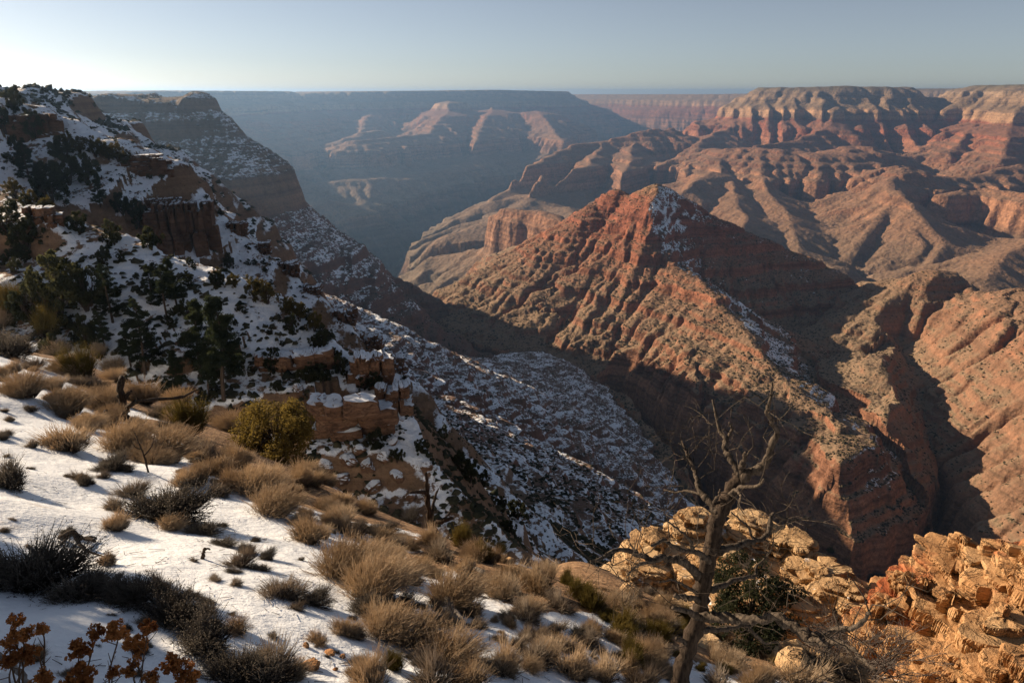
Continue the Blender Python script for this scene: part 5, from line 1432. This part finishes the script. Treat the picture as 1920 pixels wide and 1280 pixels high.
# ------------------------------------------------------------------ trees
PINES = [conifer_proto(61 + i, 9.0, M_PINE, 52 - 6 * i, lean=(.03, -.02, .05, 0)[i], base=(.2, .3, .16, .34)[i], width=(.24, .27, .22, .26)[i]) for i in range(4)]
JUN_D = [juniper_proto(71 + i, M_JUN_D, 46, .26, 80, 3.2, 1.9, .35) for i in range(3)]
JUN_C = [juniper_proto(81 + i, M_JUN_C, 46, .22, 80, 3.0, 1.8, .35) for i in range(3)]
hero = juniper_proto(91, M_JUN_H, 110, .10, 170, 3.0, 1.75, .30)
p = on_ground(535, 868); 
p = P(520, 862, float(np.hypot(*p[:2])) if np.hypot(*p[:2]) < 34 else 22.0); p[2] = ground_z(p[0], p[1])
top = P(520, 745, float(np.hypot(*p[:2])))[2]
s = (top - p[2]) / 3.05
o = instance(hero, 'juniper', p - [0, 0, .05], 1.0, (px2m(172, p) / 3.9,) * 2 + (s,))
tag(o, 'big round golden green juniper standing alone on the brink of the near slope', 'tree')
jn = juniper_proto(92, M_JUN_D, 60, .12, 150, 3.0, 1.7, .3)
p = on_ground(1400, 1212); s = px2m(190, p)
o = instance(jn, 'juniper', p - [0, 0, .05], .4, (px2m(190, p) / 3.9,) * 2 + (px2m(160, p) / 3.0,))
tag(o, 'dark green juniper behind the bare dead tree', 'tree')
o = instance(JUN_D[0], 'juniper', on_ground(1845, 1240), .4, .35)
tag(o, 'small dark juniper at the foot of the red-stained outcrop', 'tree')

TREES = [
 # u, v of the foot, height px, kind, label
 (420, 752, 205, 'P', 'tallest dark pine with a sunlit golden top, right of the pine group'), (376, 708, 150, 'P', 'dark pine just left of the tallest one'), (272, 702, 145, 'P', 'dark pine standing free left of the gully pines'), (392, 748, 96, 'P', 'short pine at the foot of the tallest one'), (335, 750, 100, 'P', 'short dark pine beside the fallen limbs of the stump'),
 (246, 690, 84, 'P', 'slim pine left of the free-standing pine'), (212, 605, 115, 'P', 'bushy pine upslope in the bright snow chute'), (315, 605, 112, 'P', 'leaning thin-trunked pine high on the snow slope'), (332, 575, 92, 'P', 'pine with a dusty olive top near the first crest'), (198, 662, 84, 'P', 'pine under the bushy one at the snow chute'), (285, 560, 66, 'P', 'small pine beside the leaning thin-trunked one'),
 (166, 640, 70, 'J', 'dark juniper above the near brink at left'), (440, 695, 60, 'J', 'dark bush-like juniper right of the tallest pine'), (547, 625, 44, 'J', 'bare-stemmed juniper on the snow right of the pines'), (600, 655, 44, 'J', 'juniper by the low brown ledge'), (512, 700, 60, 'J', 'juniper shading the low brown ledge'), (640, 700, 50, 'J', 'juniper beside the brown cliff block'), (575, 720, 44, 'J', 'small juniper right above the overhanging ledge'),
 (115, 600, 150, 'J', 'largest dark tree mass on the left under the first crest'), (60, 610, 110, 'J', 'dark juniper left of the largest tree mass'), (165, 585, 110, 'J', 'brown-tinged juniper right of the largest tree mass'), (100, 392, 96, 'J', 'dark juniper in the upper snow chute at left'), (58, 345, 84, 'P', 'dark pine beside the upper snow chute'), (130, 350, 74, 'J', 'dark juniper below the olive crest bushes'), (165, 345, 66, 'J', 'dark juniper above the brown rock band'),
 (30, 212, 56, 'J', 'olive-topped juniper at the upper left edge'), (12, 255, 66, 'J', 'dark juniper cut by the upper left edge'), (66, 262, 60, 'J', 'dark juniper on the red cliff band'), (190, 395, 62, 'P', 'small pine in the middle of the upper slope'), (232, 405, 56, 'J', 'juniper left of the tall cracked cliff'), (120, 310, 60, 'J', 'juniper on snow under the red cliff band'), (42, 312, 64, 'J', 'juniper near the left edge below the red cliff band'), (85, 375, 66, 'P', 'pine at the lower end of the upper snow chute'),
 (262, 432, 60, 'J', 'juniper at the left foot of the tall cracked cliff'), (215, 460, 56, 'J', 'olive juniper above the first crest'), (285, 470, 60, 'J', 'juniper on the crest just left of the cliff foot'), (150, 440, 50, 'J', 'juniper on snow above the reddish crag'), (20, 450, 80, 'J', 'dark juniper at the left edge below the first crest'), (55, 470, 66, 'J', 'dark juniper beside the one at the left edge'), (430, 505, 36, 'J', 'juniper right of the cracked cliff foot'),
 (30, 368, 40, 'C', 'olive bush leftmost on the first crest'), (60, 385, 36, 'C', 'olive bush next to the leftmost on the first crest'), (92, 396, 34, 'C', 'olive bush third along the first crest'), (132, 283, 42, 'C', 'olive juniper highest on the second crest'), (152, 290, 40, 'C', 'olive juniper second down the second crest'), (182, 298, 44, 'C', 'golden juniper midway down the second crest'), (205, 302, 40, 'C', 'juniper beside the golden one on the second crest'), (222, 306, 44, 'C', 'dark olive juniper left of the thin-ledged stack'), (236, 315, 36, 'C', 'small juniper touching the thin-ledged stack'),
 (412, 530, 34, 'C', 'olive juniper on the first crest behind the tallest pine'), (440, 540, 34, 'C', 'olive juniper right of the tallest pine top'), (478, 562, 54, 'C', 'round olive juniper on the first crest'), (502, 572, 56, 'C', 'widest golden juniper on the first crest'), (540, 588, 40, 'C', 'low golden juniper on the first crest, right of the widest'), (562, 604, 52, 'C', 'golden juniper in the pair lower on the first crest'), (590, 622, 48, 'C', 'last golden juniper at the lower end of the first crest'),
 (880, 905, 66, 'J', 'dark juniper on snow above the forked snag'), (860, 880, 46, 'J', 'dark juniper on the rocky slope right of the boulder field'), (905, 910, 40, 'J', 'small dark juniper right of the one above the snag'), (970, 975, 54, 'J', 'dark juniper low on the slope by the dark drop'), (940, 960, 40, 'J', 'small juniper left of the one by the dark drop'), (705, 840, 46, 'J', 'dark juniper at the foot of the orange crags'), (745, 870, 40, 'J', 'dark juniper in the boulder field'), (790, 850, 36, 'J', 'dark juniper right of the orange crags'), (830, 820, 30, 'J', 'small juniper on the open slope right of the crags'), (950, 1000, 40, 'J', 'dark juniper above the brink near the golden group')]
for i, (u, v, h, kd, lab) in enumerate(TREES):
    p = on_ground(u, v, 36.0); hm = px2m(h, p)
    if kd == 'P':
        o = instance(PINES[i % 4], 'pine_tree', p - [0, 0, .1], R6.rand() * 6.28, hm / 9.0, (.03 * R6.randn(), .03 * R6.randn())); grp = 'pines on the snowy hillside'
    else:
        pr = (JUN_D if kd == 'J' else JUN_C)[i % 3]; k = hm / 3.4 * (.82 if kd == 'J' else .9)
        o = instance(pr, 'juniper', p - [0, 0, .1 * k], R6.rand() * 6.28, (k * (.6 + .3 * R6.rand()), k * (.6 + .3 * R6.rand()), k)); grp = 'junipers on the hillside'
    tag(o, lab, 'tree', grp)
# small look-alike junipers all over the wooded slope and along its skyline
n_t = 0
for t in range(6000):
    if n_t >= 170: break
    u, v = R6.rand() * 760, 165 + R6.rand() * 600
    sky_ = n_t < 34
    if sky_: u, v = R6.rand() * 250, 168 + .035 * u + R6.rand() * 12
    p = on_ground(u, v, 40.0); r_ = np.hypot(p[0], p[1])
    if r_ > 1100 or r_ < 42: continue
    j = np.searchsorted(AZ, math.atan2(p[0], p[1])); i_ = np.searchsorted(LR, math.log(r_))
    if GT[min(i_, len(LR) - 1), min(j, len(AZ) - 1)] != 2 or abs(GDX[i_, j]) + abs(GDY[i_, j]) > 1.6: continue
    hm = (.8 + 1.5 * R6.rand() ** 2) * (1.5 if r_ > 300 else 1); k = hm / 3.1
    o = instance(JUN_D[R6.randint(3)], 'small_juniper', p - [0, 0, .1 * k], R6.rand() * 6.28, (k * .9, k * .9, k))
    tag(o, 'small dark juniper dotted on the snowy wooded hillside', 'tree', 'small junipers dotting the hillside'); n_t += 1
# two junipers standing left of the frame, on the same slope; they shade the lower left corner
for (x, y, k, lab) in ((-10.6, 6.6, 1.15, 'dark juniper left of the viewer, shading the lower left snow'), (-13.5, 8.2, 1.25, 'dark juniper uphill of the one shading the lower left snow'), (-9.2, 5.0, .9, 'smaller juniper nearest the viewer on the left slope')):
    o = instance(JUN_D[0 if k > 1 else 1], 'juniper', (x, y, float(ground_z(x, y)) - .1), x, k); tag(o, lab, 'tree')

# ------------------------------------------------------------------ scrub: uncountable ground cover on the slopes
def scrub(name, label, tags, n, r0, r1, size, mat, seed, slope_max=1.3, keep=None):
    r = np.random.RandomState(seed)
    a = np.radians(-44 + 87 * r.rand(n * 3)); rr = np.exp(np.log(r0) + np.log(r1 / r0) * r.rand(n * 3))
    x, y = rr * np.sin(a), rr * np.cos(a)
    j = np.clip(np.searchsorted(AZ, a), 0, len(AZ) - 1); i = np.clip(np.searchsorted(LR, np.log(rr)), 0, len(LR) - 1)
    m = np.isin(GT[i, j], [T_(t) for t in tags]) & (np.hypot(GDX[i, j], GDY[i, j]) < slope_max) & (gn(x / (size * 18), y / (size * 18), seed) > -.12 + .4 * (r.rand(n * 3) - .5))
    x, y, rr = x[m][:n], y[m][:n], rr[m][:n]; k = len(x)
    z = ground_z(x, y)
    s = size * (.5 + r.rand(k) ** 2 * 1.1)
    v0 = np.array([[1, 0, .1], [.31, .95, .0], [-.81, .59, .1], [-.81, -.59, 0], [.31, -.95, .1], [.45, .2, .85], [-.3, .4, .75], [-.15, -.5, .8]])
    f0 = np.array([[0, 1, 5], [1, 6, 5], [1, 2, 6], [2, 3, 6], [3, 7, 6], [3, 4, 7], [4, 0, 7], [0, 5, 7], [5, 6, 7]])
    th = r.rand(k) * 6.28; c, q = np.cos(th), np.sin(th)
    v = np.repeat(v0[None], k, 0) * (1 + .35 * r.randn(k, 8, 1)) * np.stack([s, s, s * (.65 + .4 * r.rand(k))], 1)[:, None, :]
    vx = v[..., 0] * c[:, None] - v[..., 1] * q[:, None]; vy = v[..., 0] * q[:, None] + v[..., 1] * c[:, None]
    v = np.stack([vx + x[:, None], vy + y[:, None], v[..., 2] + z[:, None] - .1 * s[:, None]], -1)
    me = bpy.data.meshes.new(name); me.vertices.add(k * 8); me.vertices.foreach_set('co', v.astype(np.float32).ravel())
    f = (np.arange(k)[:, None, None] * 8 + f0[None]).reshape(-1, 3)
    me.loops.add(f.size); me.loops.foreach_set('vertex_index', f.astype(np.int32).ravel()); me.polygons.add(len(f)); me.polygons.foreach_set('loop_start', (np.arange(len(f)) * 3).astype(np.int32))
    me.update(calc_edges=True); me.materials.append(mat)
    o = link(name, me); tag(o, label, 'scrub', kind='stuff'); return o
def mat_scrub(name, lo, hi):
    k = NT(name, .9, .05); n = k.noise(k.geo(), .21, 2)
    return k.out(k.ramp(n, [(.35, lo), (.65, hi)]))
M_SCR = mat_scrub('scrub_leaf', (.022, .026, .016), (.075, .065, .038))
M_SCR2 = mat_scrub('dry_scrub', (.035, .032, .02), (.10, .075, .042))
scrub('hillside_scrub', 'low dark scrub covering the snowy wooded hillside', ['hillside'], 14000, 45, 420, .42, M_SCR, 1, 2.2)
scrub('hillside_scrub', 'dark woodland scrub over the upper hillside and blue promontory', ['hillside', 'promontory'], 30000, 300, 2300, 2.0, M_SCR, 2)
scrub('canyon_wall_scrub', 'dark scrub speckling the snowy canyon wall', ['valley', 'promontory'], 34000, 160, 2400, 1.3, M_SCR, 3)
scrub('butte_scrub', 'dark dots of scrub over the red butte and its benches', ['butte'], 42000, 950, 2600, 1.9, M_SCR2, 4)
scrub('hill_scrub', 'dark dots of scrub over the tan hill on the right', ['hill'], 24000, 900, 2300, 1.7, M_SCR2, 5)
print('objects', len(bpy.data.objects))
